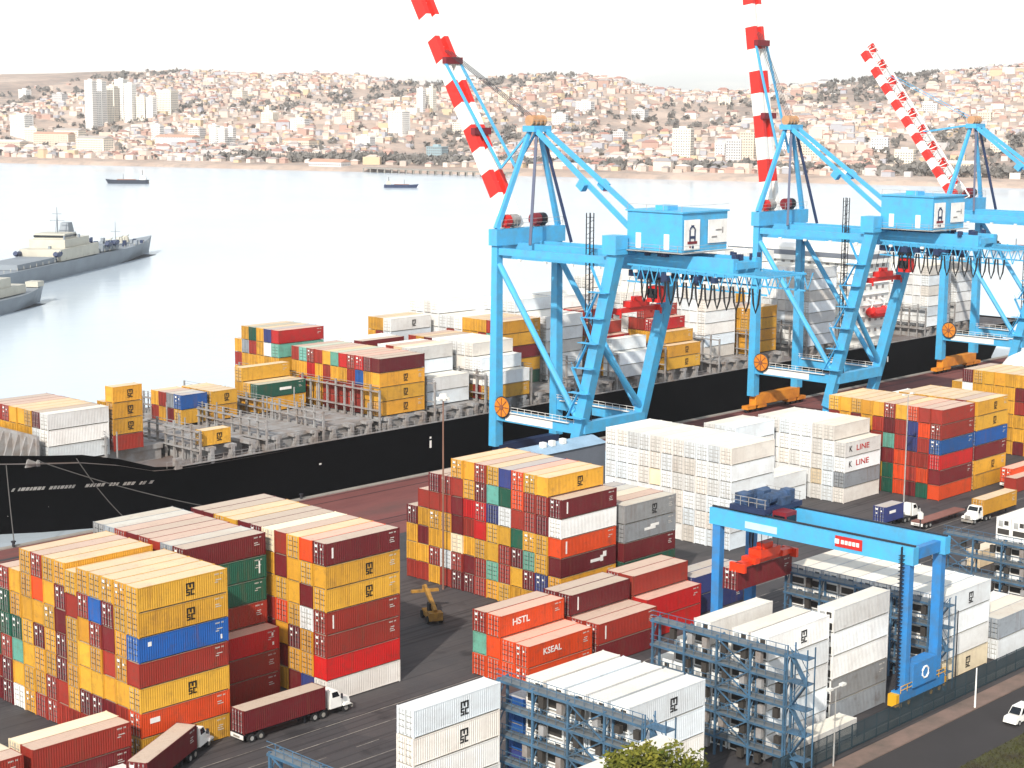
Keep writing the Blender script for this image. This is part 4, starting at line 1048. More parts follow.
    for r_ in ((4.4, 4.7, 48.4, 50.4, 1), (5.9, 6.2, 48.4, 50.4, 1), (4.7, 5.9, 48.9, 49.4, 1), (3.9, 6.7, 47.9, 48.4, 2), (4.5, 4.8, 47.2, 47.6, 2), (5.2, 5.7, 47.1, 47.6, 1), (4.9, 5.7, 51.1, 51.4, 1)):
        mb.box(r_[0], r_[1], YE - .4, YE - .3, r_[2], r_[3], r_[4])
    mb.build('emblem_sign', [M['white_mark'], M['navy_steel'], M['maroon']], house_)
    mb = MB(); mb.box(10.2, 16.0, YE - .3, YE - .18, 47.8, 52.2, 0)
    for r_ in ((12.4, 14.2, 50.1, 50.35), (14.4, 14.7, 49.6, 50.7), (11.2, 12.8, 48.8, 49.1)): mb.box(r_[0], r_[1], YE - .38, YE - .3, r_[2], r_[3], 1)
    mb.build('white_sign', [M['white_mark'], M['ship_grey']], house_)
    # A-frame, backstays, apex
    apex = Vector((XC, 240.6, 68.6))
    for x in (X0, X1):
        mb = MB(); mb.bar((x, 243, 48.6), (apex.x + (-1.3 if x == X0 else 1.3), apex.y + .6, apex.z), 1.0, 1.0, w2=.75); mb.build('mast_leg', BL, c)
        mb = MB(); mb.bar((x + (3 if x == X0 else -3), 236.5, 45.5), (apex.x + (-1 if x == X0 else 1), apex.y - .8, apex.z - 1), .55); mb.build('mast_leg', M['navy_steel'], c)
    for o in (-3.2, 3.2):
        mb = MB(); mb.bar((apex.x + o * .45, apex.y - .6, apex.z), (XC + o, 211.0, 48.6), 8 / 10, .85); mb.bar((XC + o, 226, 58.3), (XC + o, 224.6, 57.2), 1.5, 1.6); mb.build('backstay', BL, c)
    mb = MB(); mb.box(apex.x - 2.6, apex.x + 2.6, apex.y - 1.6, apex.y + 1.6, apex.z - .6, apex.z + .6); ap = mb.build('apex_platform', M['crane'], c)
    mb = MB()
    for o in (-1.9, -.6, .7, 1.9): mb.tube([(apex.x + o - .2, apex.y + .3, apex.z + 1.6), (apex.x + o + .2, apex.y + .3, apex.z + 1.6)], 1.15, 12)
    mb.build('sheave', M['sheave_tan'], ap)
    mb = MB()
    for y in (-1.5, 1.5):
        for z in (1.2, 1.9): mb.bar((apex.x - 2.6, apex.y + y, apex.z + z), (apex.x + 2.6, apex.y + y, apex.z + z), .06)
    mb.build('handrail', M['galv'], ap)
    # boom, folded forestays, luffing ropes
    hv, tv = Vector((XC, *hinge)), Vector((XC, *tip)); d = (tv - hv)
    banded_boom(c, XC, hinge, tip, 1.95 if not lattice else 3.2, 2.7, 5.35 if not lattice else 2.9, lattice, 8.3)
    if not lattice:
        mb = MB()
        for o in (-2.2, 2.2):
            p1 = hv + d * .62 + Vector((o, -1.5, 0)); p2 = hv + d * .22 + Vector((o, -5.2, .5)); p3 = apex + Vector((o * .4, .6, 0))
            mb.bar(p1, p2, .4, .5); mb.bar(p2, p3, .35, .45)
        mb.build('forestay', M['crane'], c)
        mb = MB()
        for o in (-.9, -.3, .3, .9): mb.tube([apex + Vector((o, .4, 1.6)), hv + d * .66 + Vector((o, -1.2, 0))], .075, 4)
        mb.build('luffing_rope', M['dark_steel'], c)
    else:
        mb = MB()
        for o in (-1.4, 1.4): mb.bar(apex + Vector((o, .6, .4)), hv + d * .45 + Vector((o, -2.6, -.5)), .3); mb.tube([apex + Vector((o, .4, 1.6)), hv + d * .8 + Vector((o, -2, 0))], .08, 4)
        mb.build('forestay', M['crane'], c)
    # stair and lift mast beside the landside leg
    mb = MB(); xs, ys = X0 + 1.9, 219.6
    for ox, oy in ((-.5, -.5), (.5, -.5), (.5, .5), (-.5, .5)): mb.bar((xs + ox, ys + oy, 12), (xs + ox, ys + oy, 52.8), .16)
    for i in range(20):
        z = 12.5 + i * 2; mb.bar((xs - .5, ys - .5, z), (xs + .5, ys + .5, z + 1), .09); mb.bar((xs - .5, ys + .5, z), (xs + .5, ys - .5, z + 1), .09); mb.box(xs - .55, xs + .55, ys - .55, ys + .55, z + 1.4, z + 1.46)
    mb.build('lift_mast', M['dark_steel'], c)
    st = MB()
    for i in range(6):
        z0 = 13 + i * 5; a, b = (222.8, 225.6) if i % 2 else (225.6, 222.8)
        yo = -i * 1.15
        st.bar((X0 - 1.9, a + yo - 4, z0), (X0 - 1.9, b + yo - 4, z0 + 5), .7, .14); st.bar((X0 - 2.2, a + yo - 4, z0 + 1), (X0 - 2.2, b + yo - 4, z0 + 6), .07); st.box(X0 - 2.4, X0 - .9, min(a, b) + yo - 5.2, max(a, b) + yo - 3.4, z0 - .06, z0 + .06)
    st.build('stair', M['crane'], c)
    # cable reel on the seaside leg
    rl = MB(); rl.tube([(X0 - 1.5, 239.9, 12.6), (X0 - .9, 239.9, 12.6)], 2.0, 24); reel = rl.build('cable_reel', M['amber'], c)
    mb = MB()
    for k in range(8): t = k * math.pi / 4; mb.bar((X0 - 1.56, 239.9, 12.6), (X0 - 1.56, 239.9 + 1.9 * math.cos(t), 12.6 + 1.9 * math.sin(t)), .14)
    mb.tube([(X0 - 1.7, 239.9, 12.6), (X0 - 1.4, 239.9, 12.6)], .5, 10); mb.build('spoke', M['rust'], reel)
    pts = [(X0 - 1.2, 239.9 + 2.06 * math.cos(t), 12.6 + 2.06 * math.sin(t)) for t in [2 * math.pi * k / 24 for k in range(25)]]
    mb = MB(); mb.tube(pts, .2, 6); mb.build('rim', M['dark_steel'], reel)
    # trolley, cab, head block and red spreader
    ty = 209.5
    mb = MB(); mb.box(XC - 4, XC + 4, ty - 3, ty + 3, 40.9, 42.1)
    for x in (-2.6, -.6, 1.4): mb.tube([(XC + x, ty - 1.6, 40.3), (XC + x + .8, ty - 1.6, 40.3)], .7, 10)
    tro = mb.build('trolley', M['navy_steel'], c)
    mb = MB(); mb.box(XC - 6.4, XC - 4.2, ty - 6.4, ty - 3.6, 36.6, 39.6); cab_ = mb.build('operator_cab', M['red'], tro)
    mb = MB(); mb.box(XC - 6.46, XC - 6.4, ty - 6.2, ty - 3.8, 37.4, 39.2); mb.build('window', M['glass'], cab_)
    mb = MB()
    for x in (-4.6, 4.6):
        for y in (-.8, .8): mb.tube([(XC + x * .5, ty + 3.2 + y, 40.6), (XC + x * .5, ty + 4.2 + y, 35.8)], .06, 4)
    mb.build('hoist_rope', M['dark_steel'], tro)
    mb = MB(); yy = ty + 4.2; mb.box(XC - 3, XC + 3, yy - .9, yy + .9, 34.6, 35.8); mb.box(XC - 1, XC + 1, yy - .6, yy + .6, 35.8, 36.6); mb.box(XC - 6, XC + 6, yy - .5, yy + .5, 33.6, 34.5)
    for x in (-6.05, 5.75): mb.box(XC + x, XC + x + .3, yy - 1.2, yy + 1.2, 33.4, 34.6)
    for x in (-6.3, 6.0):
        for y in (-1.35, 1.05): mb.box(XC + x, XC + x + .3, yy + y, yy + y + .3, 32.8, 34.0)
    mb.build('spreader', M['red'], tro)
    # dark gear boxes and lamps under the girder
    g2 = random.Random(int(dx) + 2)
    for i in range(22): mb = MB(); y = g2.uniform(189, 209); x = g2.uniform(2, 15); w_ = g2.uniform(.25, .8); mb.box(x - w_, x + w_, y - w_, y + w_, 42.2 - g2.uniform(.4, 2.0), 42.3); mb.build('service_box', M['navy_steel'], c)
    for i in range(14): mb = MB(); y = g2.uniform(188, 210); x = g2.uniform(3.2, 15); w_ = g2.uniform(.2, .6); mb.box(x - w_, x + w_, y - w_, y + w_, 45.2, 46.35); mb.build('service_box', M['navy_steel'], c)
    for y in (236, 229, 222, 215, 206, 198): mb = MB(); mb.box(X0 - .8, X0 - .3, y - .35, y + .35, 42.4, 42.9); mb.build('floodlight', M['lamp'], c)
    return c
sts_crane(0, (246.6, 47.6), (279.5, 104), 'blue quay crane nearest the ship bow, boom raised at a slant')
sts_crane(89.5, (245.6, 47.2), (255.4, 114), 'middle blue quay crane with its striped boom standing almost upright')
sts_crane(178.0, (243.5, 47.6), (277, 91.5), 'farthest blue quay crane with a chequered red and white lattice boom', True)

# ------------------------------------------------------------------ rubber tyred gantry crane in the reefer yard
rt = empty('yard_gantry_crane', (183.2, 119.5, 0)); tag(rt, 'blue rubber tyred gantry crane straddling the white reefer stacks', 'crane')
BG = M['crane_deep']; RX, RY, RH = 3.75, 14.25, 20.6
for sx in (-1, 1):
    for sy_ in (-1, 1):
        mb = MB(); mb.box(sx * RX - .5, sx * RX + .5, sy_ * RY - .62, sy_ * RY + .62, 2.2, RH - 2.2); mb.build('leg', BG, rt)
for sx in (-1, 1):
    mb = MB(); mb.box(sx * RX - .62, sx * RX + .62, -RY - 1.1, RY + 1.1, RH - 2.2, RH); gd = mb.build('girder', M['crane'], rt)
    mb = MB(); mb.box(sx * RX - .15, sx * RX + .15, -RY - 1, RY + 1, RH, RH + .22); mb.build('rail', M['dark_steel'], gd)
    if sx < 0:
        mb = MB(); mb.box(-RX - .70, -RX - .62, -8.2, -4.3, RH - 1.7, RH - .3, 0); mb.box(-RX - .76, -RX - .70, -4.9, -4.3, RH - 1.3, RH - .7, 1)
        for q in range(5): mb.box(-RX - .76, -RX - .70, -7.8 + q * .55, -7.4 + q * .55, RH - 1.25, RH - .75, 1)
        mb.build('name_plate', [M['red_mark'], M['white_mark']], gd)
        mb = MB(); mb.box(-RX - .70, -RX - .62, 4.5, 9.5, RH - 1.8, RH - .9)
        mb.build('pale_panel', simple('faded_panel', lin(178, 208, 230), .5), gd)
for sy_ in (-1, 1):
    mb = MB(); mb.box(-RX - 1.6, RX + 1.6, sy_ * RY - .6, sy_ * RY + .6, 1.2, 2.6); mb.box(-RX + .5, RX - .5, sy_ * RY - .45, sy_ * RY + .45, RH - 1.9, RH - .5); sb = mb.build('sill_beam', BG, rt)
    for x in (-RX - .9, -RX + 1.1, RX - 1.1, RX + .9):
        mb = MB(); mb.tube([(x, sy_ * RY - .32, .75), (x, sy_ * RY + .32, .75)], .75, 16); wh = mb.build('wheel', M['black_rubber'], rt)
        mb = MB(); mb.tube([(x, sy_ * RY - .36, .75), (x, sy_ * RY + .36, .75)], .34, 10); mb.build('rim', M['yellow'], wh)
    if sy_ < 0:
        mb = MB(); mb.box(-RX - 2.3, -RX - 1.6, -RY - .6, -RY + .6, .9, 2.4); mb.box(RX + 1.6, RX + 2.2, -RY - .6, -RY + .6, .9, 2.0)
        for z in (2.9, 3.4): mb.bar((-RX - 1.6, -RY - .75, z), (RX + 1.6, -RY - .75, z), .07)
        for i in range(8): mb.bar((-RX - 1.6 + i * 1.5, -RY - .75, 2.5), (-RX - 1.6 + i * 1.5, -RY - .75, 3.4), .06)
        mb.build('bumper', M['yellow'], rt)
        mb = MB(); mb.box(-RX + 1.0, RX - 1.0, -RY - .9, -RY + .9, 2.6, 5.6); eng = mb.build('power_pack', BG, rt)
        mb = MB(); pts = [(.0 + .75 * math.cos(t), -RY - .93, 4.1 + .75 * math.sin(t)) for t in [2 * math.pi * (k + .5) / 8 for k in range(9)]]; mb.tube(pts, .12, 5); mb.build('emblem', M['white_mark'], eng)
        mb = MB(); mb.bar((-RX - .95, -RY + .3, 2.6), (-RX - .95, -RY + .3, RH), .35, .1)
        for i in range(34): mb.box(-RX - 1.2, -RX - .62, -RY, -RY + .6, 3 + i * .5, 3.05 + i * .5)
        mb.build('ladder', M['dark_steel'], rt)
mb = MB(); mb.box(-RX - .5, RX + .5, 6.6, 12.2, RH + .3, RH + 1.0); trl = mb.build('trolley', M['navy_steel'], rt)
mb = MB(); g = random.Random(4)
for x, y, w_, h_ in ((-2.4, 11, 1.0, 2.0), (-.6, 9.6, .8, 2.6), (1.6, 10.4, 1.1, 1.7), (2.8, 8, .7, 2.3), (-2.6, 8.2, .7, 1.4), (.6, 7.4, .9, 1.5)): mb.box(x - w_, x + w_, y - w_, y + w_, RH + 1.0, RH + 1.0 + h_ * .68)
for y in (8, 10.6): mb.tube([(-1.8, y, RH + 1.9), (1.8, y, RH + 1.9)], .75, 12)
mb.build('hoist_machinery', M['hoist_blue'], trl)
mb = MB()
for x in (-3.9, 3.9):
    for z in (1.6, 2.2): mb.bar((x, 6.6, RH + z), (x, 12.2, RH + z), .06)
    for i in range(5): mb.bar((x, 6.8 + i * 1.3, RH + 1), (x, 6.8 + i * 1.3, RH + 2.2), .06)
mb.build('handrail', M['galv'], trl)
mb = MB(); mb.box(-2.6, -.2, 4.4, 6.5, RH - 1.9, RH + .7); cb = mb.build('operator_cab', M['maroon'], trl)
mb = MB(); mb.box(-2.65, -2.6, 4.6, 6.3, RH - 1.2, RH + .2); mb.box(-2.4, -.4, 4.35, 4.4, RH - 1.2, RH + .2); mb.build('window', M['glass'], cb)
mb = MB()
for x in (-2.2, 2.2):
    for y in (8.6, 10.2): mb.tube([(x, y, RH + .4), (x * .8, y, 15.4)], .05, 4)
mb.build('hoist_rope', M['dark_steel'], trl)
mb = MB(); mb.box(-2.2, 2.2, 8.4, 10.4, 14.4, 15.5); mb.box(-5.9, 5.9, 8.9, 9.9, 13.7, 14.4); mb.box(-1, 1, 8.8, 10, 15.5, 16.2)
for x in (-6.1, 5.6): mb.box(x, x + .5, 8.2, 10.6, 13.2, 14.4)
for x in (-3.6, 2.6): mb.box(x, x + 1.1, 8.3, 10.5, 13.9, 14.7)
mb.build('spreader', simple('spreader_orange', lin(228, 60, 22), .45), trl)
mb = MB(); mb.tube([(-.6, 11.4, RH), (-.9, 11.2, 16), (-.6, 11.0, 12), (-.2, 11.2, 16), (.1, 11.3, RH)], .12, 6); mb.build('cable', M['black_rubber'], trl)

# ------------------------------------------------------------------ reefer racks: steel platforms the white boxes are plugged in from
def rack(x, y0, y1, levels, label, stair_y=None, depth=1.3):
    root = empty('reefer_rack', (x, y0, 0)); tag(root, label, 'service rack', 'reefer plug-in racks'); W_ = y1 - y0; n = max(1, round(W_ / 5)); H = levels * 2.9
    for k in range(n + 1):
        mb = MB(); y = W_ * k / n
        for e in (0, depth): mb.bar((e, y, 0), (e, y, H - .4), .24)
        for i in range(levels): mb.bar((0, y, i * 2.9 + .4), (depth, y, i * 2.9 + 2.6), .1)
        mb.build('post', M['rack'], root)
    for i in range(1, levels + 1):
        z = i * 2.9 - .55
        mb = MB(); mb.box(-.1, depth + .1, -.3, W_ + .3, z - .1, z); mb.build('platform', M['floor_grate'], root)
        mb = MB()
        for e in (-.1, depth + .1):
            mb.bar((e, -.3, z - .18), (e, W_ + .3, z - .18), .12, .26)
        mb.build('beam', M['rack'], root)
        mb = MB()
        for zz in (.55, 1.1): mb.bar((-.1, -.3, z + zz), (-.1, W_ + .3, z + zz), .06)
        for q in range(int(W_ / 1.25) + 1): mb.bar((-.1, q * 1.25, z), (-.1, q * 1.25, z + 1.1), .05)
        mb.build('handrail', M['rack'], root)
    mb = MB(); g = random.Random(int(x * 7)); cab_spec = []
    for k in range(n):
        if k % 3 != 1: continue
        for i in range(levels - 1):
            y, yb = W_ * k / n, W_ * (k + 1) / n; z = i * 2.9 + 2.3
            mb = MB(); mb.bar((-.12, y, z), (-.12, yb, z + 2.9), .13); mb.bar((-.12, yb, z), (-.12, y, z + 2.9), .13); mb.build('cross_brace', M['rack'], root)
    for q in range(int(W_ / 2.5)):
        for i in range(levels):
            y = q * 2.5 + 1.2 + g.uniform(-.3, .3); z = i * 2.9 + .2
            if g.random() < .8: mb = MB(); mb.box(.2, .75, y - .5, y + .2, z + .3, z + g.uniform(1.1, 1.7)); mb.build('socket_cabinet', M['unit'] if g.random() < .6 else M['ship_grey'], root)
    # end stair, on the side towards the fence
    mb = MB()
    for i in range(levels):
        z = i * 2.9 - .55 if i else 0; a, b = (-.6, -2.6) if i % 2 else (-2.6, -.6)
        mb.bar((.35, a, z), (.35, b, i * 2.9 + 2.35), .7, .12)
        for e in (-.1, .8): mb.bar((e, a, z + 1), (e, b, i * 2.9 + 3.35), .06)
        mb.box(-.1, 1.4, -2.9, -.3, i * 2.9 + 2.25, i * 2.9 + 2.35)
    for e in (-.1, 1.4):
        for y in (-2.9, -.35): mb.bar((e, y, 0), (e, y, H + .6), .12)
    mb.build('stair', M['rack'], root)
rack(123.4, 100.4, 119.8, 5, 'blue grey steel rack before the reefers beside the tree')
rack(151.2, 103.2, 121.8, 5, 'tall blue grey rack with crossed braces before the gantry reefers')
rack(189.2, 107.6, 129.5, 4, 'dark rack under the gantry beam beside the farther reefers')
rack(234.2, 107.0, 131.0, 3, 'low blue green rack by the small cream box')
rack(93.6, 108.0, 120.2, 5, 'bright blue framed rack top at the bottom edge near the lone white stack')

# ------------------------------------------------------------------ road tractors, trailers, loose boxes on wheels
def tractor(x, y, rz, label, colr='white'):
    """bonneted road tractor, nose towards +X, origin under the fifth wheel"""
    root = empty('truck_tractor', (x, y, 0), rz); tag(root, label, 'truck', 'trucks in the yard')
    mb = MB(); mb.box(-1.2, 5.2, -.45, .45, .62, .95); mb.build('chassis', M['dark_steel'], root)
    mb = MB(); mb.hexa([(1.7, -1.15, .95), (3.5, -1.15, .95), (3.5, 1.15, .95), (1.7, 1.15, .95), (1.75, -1.1, 2.2), (3.45, -1.1, 2.2), (3.45, 1.1, 2.2), (1.75, 1.1, 2.2)])
    mb.hexa([(1.75, -1.1, 2.2), (3.45, -1.1, 2.2), (3.45, 1.1, 2.2), (1.75, 1.1, 2.2), (1.85, -.98, 3.0), (3.0, -.98, 3.0), (3.0, .98, 3.0), (1.85, .98, 3.0)]); cab_ = mb.build('cab', M[colr], root)
    mb = MB(); mb.hexa([(3.5, -.95, .95), (5.1, -.85, .95), (5.1, .85, .95), (3.5, .95, .95), (3.5, -.9, 2.05), (4.95, -.75, 1.8), (4.95, .75, 1.8), (3.5, .9, 2.05)]); mb.build('bonnet', M[colr], root)
    mb = MB(); mb.quad([(3.47, -.98, 2.24), (3.47, .98, 2.24), (3.06, .88, 2.92), (3.06, -.88, 2.92)][::1]); mb.build('windscreen', M['glass'], cab_)
    for s in (-1, 1):
        mb = MB(); yy = s * 1.06; q = [(2.1, yy + s * .035, 2.25), (3.25, yy + s * .035, 2.25), (2.95, s * 1.0, 2.9), (2.1, s * 1.0, 2.9)]; mb.quad(q if s < 0 else q[::-1]); mb.build('window', M['glass'], cab_)
        mb = MB(); mb.bar((3.4, s * 1.3, 2.0), (3.4, s * 1.3, 2.6), .12, .3); mb.build('mirror', M['dark_steel'], cab_)
        mb = MB(); mb.tube([(5.02, s * .62, 1.25), (5.14, s * .62, 1.25)], .16, 10); mb.build('headlight', M['lamp'], root)
        mb = MB(); mb.hexa([(3.6, s * 1.18 - .22, 1.0), (4.9, s * 1.18 - .22, 1.0), (4.9, s * 1.18 + .22, 1.0), (3.6, s * 1.18 + .22, 1.0), (3.9, s * 1.18 - .2, 1.3), (4.6, s * 1.18 - .2, 1.3), (4.6, s * 1.18 + .2, 1.3), (3.9, s * 1.18 + .2, 1.3)]); mb.build('mudguard', M[colr], root)
    mb = MB(); mb.box(5.1, 5.3, -1.15, 1.15, .45, .85); mb.box(5.1, 5.16, -.5, .5, .9, 1.65); mb.build('bumper', M['galv'], root)
    mb = MB(); mb.tube([(1.6, -.9, .9), (1.6, -.9, 3.4)], .09, 8); mb.build('exhaust', M['galv'], root)
    for wx in (-.6, .7, 4.3):
        for s in (-1, 1):
            mb = MB(); mb.tube([(wx, s * .85 - .2, .52), (wx, s * .85 + .2, .52)], .52, 16); w_ = mb.build('wheel', M['black_rubber'], root)
            mb = MB(); mb.tube([(wx, s * 1.03, .52), (wx, s * 1.08, .52)], .28, 10); mb.build('rim', M['galv'], w_)
    return root
def trailer(x, y, rz, label, L=12.3, wood=False):
    """skeletal semi trailer, king pin end at +X, origin under the middle"""
    root = empty('semi_trailer', (x, y, 0), rz); tag(root, label, 'trailer', 'trailers in the yard')
    mb = MB()
    for s in (-1, 1): mb.box(-L / 2, L / 2, s * .5 - .09, s * .5 + .09, .85, 1.15)
    for k in range(6): xx = -L / 2 + .2 + k * (L - .4) / 5; mb.box(xx - .12, xx + .12, -1.15, 1.15, 1.02, 1.14)
    mb.build('frame', M['dark_steel'], root)
    if wood:
        mb = MB(); mb.box(-L / 2, L / 2, -1.22, 1.22, 1.16, 1.32); mb.build('load_bed', M['flatbed'], root)
    for wx in (-L / 2 + 1.2, -L / 2 + 2.5):
        for s in (-1, 1):
            mb = MB(); mb.tube([(wx, s * .95 - .25, .5), (wx, s * .95 + .25, .5)], .5, 16); w_ = mb.build('wheel', M['black_rubber'], root)
            mb = MB(); mb.tube([(wx, s * 1.18, .5), (wx, s * 1.23, .5)], .26, 10); mb.build('rim', M['galv'], w_)
    mb = MB(); mb.box(-L / 2 - .1, -L / 2, -1.15, 1.15, .6, 1.1); mb.box(-L / 2 - .13, -L / 2 - .1, -.6, .6, .7, .95, 1); mb.build('rear_bumper', [M['white_mark'], M['galv']], root)
    for s in (-1, 1): mb = MB(); mb.box(L / 2 - 2.9, L / 2 - 2.7, s * .6 - .08, s * .6 + .08, .05, .9); mb.build('landing_leg', M['dark_steel'], root)
    return root
def loaded(x, y, z, rz, ch, L, label, doors='door'):
    b = dict(x=x - L / 2, y=y - CW / 2, z=z, L=L, k=1.0, ch=ch)
    return make_container(b, label, doors, False, True, rz)
trailer(121.4, 154.0, 0, 'trailer under the dark maroon container in front of the stacks')
loaded(121.4, 154.0, 1.17, 0, 'D', CL, 'dark maroon container riding on the trailer behind a white cab')
tractor(126.6, 154.0, 0, 'white bonneted truck pulling the maroon container past the white footed stack')
A30 = R(29)
trailer(103.2, 151.4, A30, 'trailer turned at a slant below the yellow topped stack')
loaded(103.2, 151.4, 1.17, A30, 'D', CL, 'dark maroon container on the slanting trailer in the lower corner')
tractor(103.2 + 5.3 * math.cos(A30), 151.4 + 5.3 * math.sin(A30), A30, 'white truck with dark windows turning in below the yellow topped stack')
trailer(281.0, 147.6, 0, 'trailer under the yellow box behind the white truck facing the viewer')
loaded(281.0, 147.6, 1.17, 0, 'Y', CL, 'yellow container on the trailer by the mixed stack')
tractor(276.6, 147.6, math.pi, 'white truck facing the viewer with the yellow container behind')
trailer(269.6, 152.2, 0, 'empty brown flatbed trailer standing between navy box and white truck', 15, True)
trailer(260.2, 157.0, 0, 'short trailer under the navy blue box', 7)
loaded(260.4, 157.0, 1.17, 0, 'N', 6.06, 'navy blue short container on a trailer near the stepped white block')
side_o = [o for o in bpy.data.objects if o.get('label', '').startswith('navy blue short container')][0]
mb = MB(); mb.box(-1.6, .4, -CW / 2 - .014, -CW / 2 + .03, 1.5, 2.0); mb.build('marking', M['white_mark'], side_o)
tractor(265.0, 157.0, 0, 'white truck in front of the navy blue box')
loaded(309.5, 157.2, 1.17, 0, 'O', CL, 'orange container on a trailer at the frame edge near the yellow wall')
trailer(309.5, 157.2, 0, 'trailer under the orange container near the yellow wall')
loaded(183.2, 129.0 + .9, 10.6, 0, 'D', CL, 'dark maroon container hanging from the spreader of the yard gantry')

def car(x, y, rz, label, colr, van=False):
    root = empty('parked_car', (x, y, 0), rz); tag(root, label, 'car')
    mb = MB(); h = 1.15 if van else .85
    mb.hexa([(-2.2, -.88, .35), (2.25, -.85, .35), (2.25, .85, .35), (-2.2, .88, .35), (-2.2, -.86, h), (2.1, -.8, h - .12), (2.1, .8, h - .12), (-2.2, .86, h)])
    r = 1.95 if van else 1.42
    mb.hexa([(-2.1, -.82, h), (1.1, -.8, h), (1.1, .8, h), (-2.1, .82, h), (-1.9 if van else -1.4, -.7, r), (.35, -.68, r), (.35, .68, r), (-1.9 if van else -1.4, .7, r)])
    b = mb.build('body', M[colr], root)
    mb = MB(); mb.quad([(1.1, -.7, h + .04), (1.1, .7, h + .04), (.42, .6, r - .07), (.42, -.6, r - .07)]); 
    for v in range(len(mb.v)): mb.v[v] = (mb.v[v][0] + .03, mb.v[v][1], mb.v[v][2] + .02)
    mb.build('windscreen', M['glass'], b)
    for s in (-1, 1):
        mb = MB(); q = [(-1.7, s * .835, h + .06), (.85, s * .825, h + .06), (.3, s * .725, r - .1), (-1.55, s * .735, r - .1)]; mb.quad(q if s < 0 else q[::-1]); mb.build('window', M['glass'], b)
        mb = MB(); mb.box(2.18, 2.27, s * .62 - .16, s * .62 + .16, .62, .78); mb.build('headlight', M['lamp'], b)
    for wx in (-1.4, 1.4):
        for s in (-1, 1):
            mb = MB(); mb.tube([(wx, s * .82 - .12, .33), (wx, s * .82 + .12, .33)], .33, 16); w_ = mb.build('wheel', M['black_rubber'], root)
            mb = MB(); mb.tube([(wx, s * .93, .33), (wx, s * .96, .33)], .2, 10); mb.build('rim', M['galv'], w_)
    return root
car(185.6, 92.9, math.pi, 'white van driving on the road outside the fence', 'white', True)
car(100.0, 154.2, 0, 'white car beside the slanting maroon trailer in the lower corner', 'white')
car(154.3, 172.6, 1.57, 'white car parked between the two tall mixed stacks', 'white')
car(247.0, 139.5, .6, 'pale car on the dark asphalt by the small cream box', 'galv')

# yellow reach stacker in the gap before the mixed stack
root = empty('reach_stacker', (164.6, 173.4, 0), R(62)); root.scale = (.68, .68, .68); tag(root, 'yellow reach stacker with raised boom left of the lamp mast', 'forklift')
mb = MB(); mb.box(-3.6, 2.6, -1.4, 1.4, .8, 1.9); mb.box(-3.8, -1.8, -1.5, 1.5, .7, 2.4); bd = mb.build('body', M['loader'], root)
mb = MB(); mb.box(-1.2, .6, -.8, .8, 1.9, 3.7); cb = mb.build('cab', M['dark_steel'], root)
mb = MB(); mb.box(.6, .66, -.7, .7, 2.4, 3.5); mb.box(-1.0, .4, -.86, -.8, 2.4, 3.5); mb.build('window', M['glass'], cb)
mb = MB(); mb.bar((-3.2, 0, 2.6), (3.6, 0, 5.4), .8, .9); mb.bar((2.4, 0, 4.9), (5.2, 0, 6.0), .55, .6); bm_ = mb.build('boom', M['loader'], root)
mb = MB(); mb.box(4.8, 5.8, -3.0, 3.0, 4.6, 5.1); mb.box(5.0, 5.6, -.5, .5, 5.1, 6.0); mb.build('spreader', M['loader'], bm_)
for wx, s in ((2.0, -1), (2.0, 1), (-2.7, -1), (-2.7, 1)):
    mb = MB(); mb.tube([(wx, s * 1.35 - .35, .8), (wx, s * 1.35 + .35, .8)], .8, 16); mb.build('wheel', M['black_rubber'], root)

# ------------------------------------------------------------------ masts, lamps, posts
def mast(x, y, h, label, r=.28, head='crown', m='rust', cat='lamp mast', base=0):
    root = empty('lamp_mast', (x, y, base)); tag(root, label, cat, 'lamp masts and posts')
    mb = MB(); mb.tube([(0, 0, 0), (0, 0, h)], r, 8, 0, r * .6); mb.build('pole', M[m], root)
    mb = MB()
    if head == 'crown':
        mb.tube([(0, 0, h), (0, 0, h + .5), (0, 0, h + 1.0)], 1.25, 12, 0, .7)
        for k in range(8): t = k * math.pi / 4; mb.box(1.2 * math.cos(t) - .25, 1.2 * math.cos(t) + .25, 1.2 * math.sin(t) - .25, 1.2 * math.sin(t) + .25, h - .35, h + .2)
    elif head == 'crown_small':
        mb.tube([(0, 0, h), (0, 0, h + .3), (0, 0, h + .7)], .8, 12, 0, .5)
        for k in range(6): t = k * math.pi / 3; mb.box(.8 * math.cos(t) - .18, .8 * math.cos(t) + .18, .8 * math.sin(t) - .18, .8 * math.sin(t) + .18, h - .25, h + .15)
    elif head == 'ball': mb.tube([(0, 0, h - .1), (0, 0, h + .15), (0, 0, h + .5), (0, 0, h + .75)], .45, 12)
    elif head == 'arms':
        mb.bar((-1.3, 0, h + .1), (1.3, 0, h + .1), .1); mb.box(-1.7, -.9, -.25, .25, h + .05, h + .3); mb.box(.9, 1.7, -.25, .25, h + .05, h + .3)
    if mb.v: mb.build('lamp_head', M['lamp'], root)
    return root
mast(176.6, 183.4, 29.6, 'tall thin lamp mast in front of the hull beside the mixed stack', .17, 'crown_small', 'pole_brown')
mast(226.0, 130.7, 11.8, 'dark lamp post with white ball behind the gantry beam', .16, 'ball', 'dark_steel')
mast(157.4, 100.6, 9.2, 'thin street lamp with two heads before the gantry reefers', .1, 'arms', 'galv')
mast(188.6, 103.2, 11.0, 'slim dark pole beside the last gantry leg', .12, 'none', 'dark_steel', 'pole')
mast(186.0, 98.9, 5.2, 'short pale post on the verge near the white van', .13, 'none', 'white', 'post')
mast(270.5, 160.0, 22.0, 'slim grey mast in front of the mixed stack', .14, 'arms', 'galv')
mast(244.5, 118.0, 18.0, 'slender dark pole among the far reefer boxes', .14, 'none', 'dark_steel', 'pole')

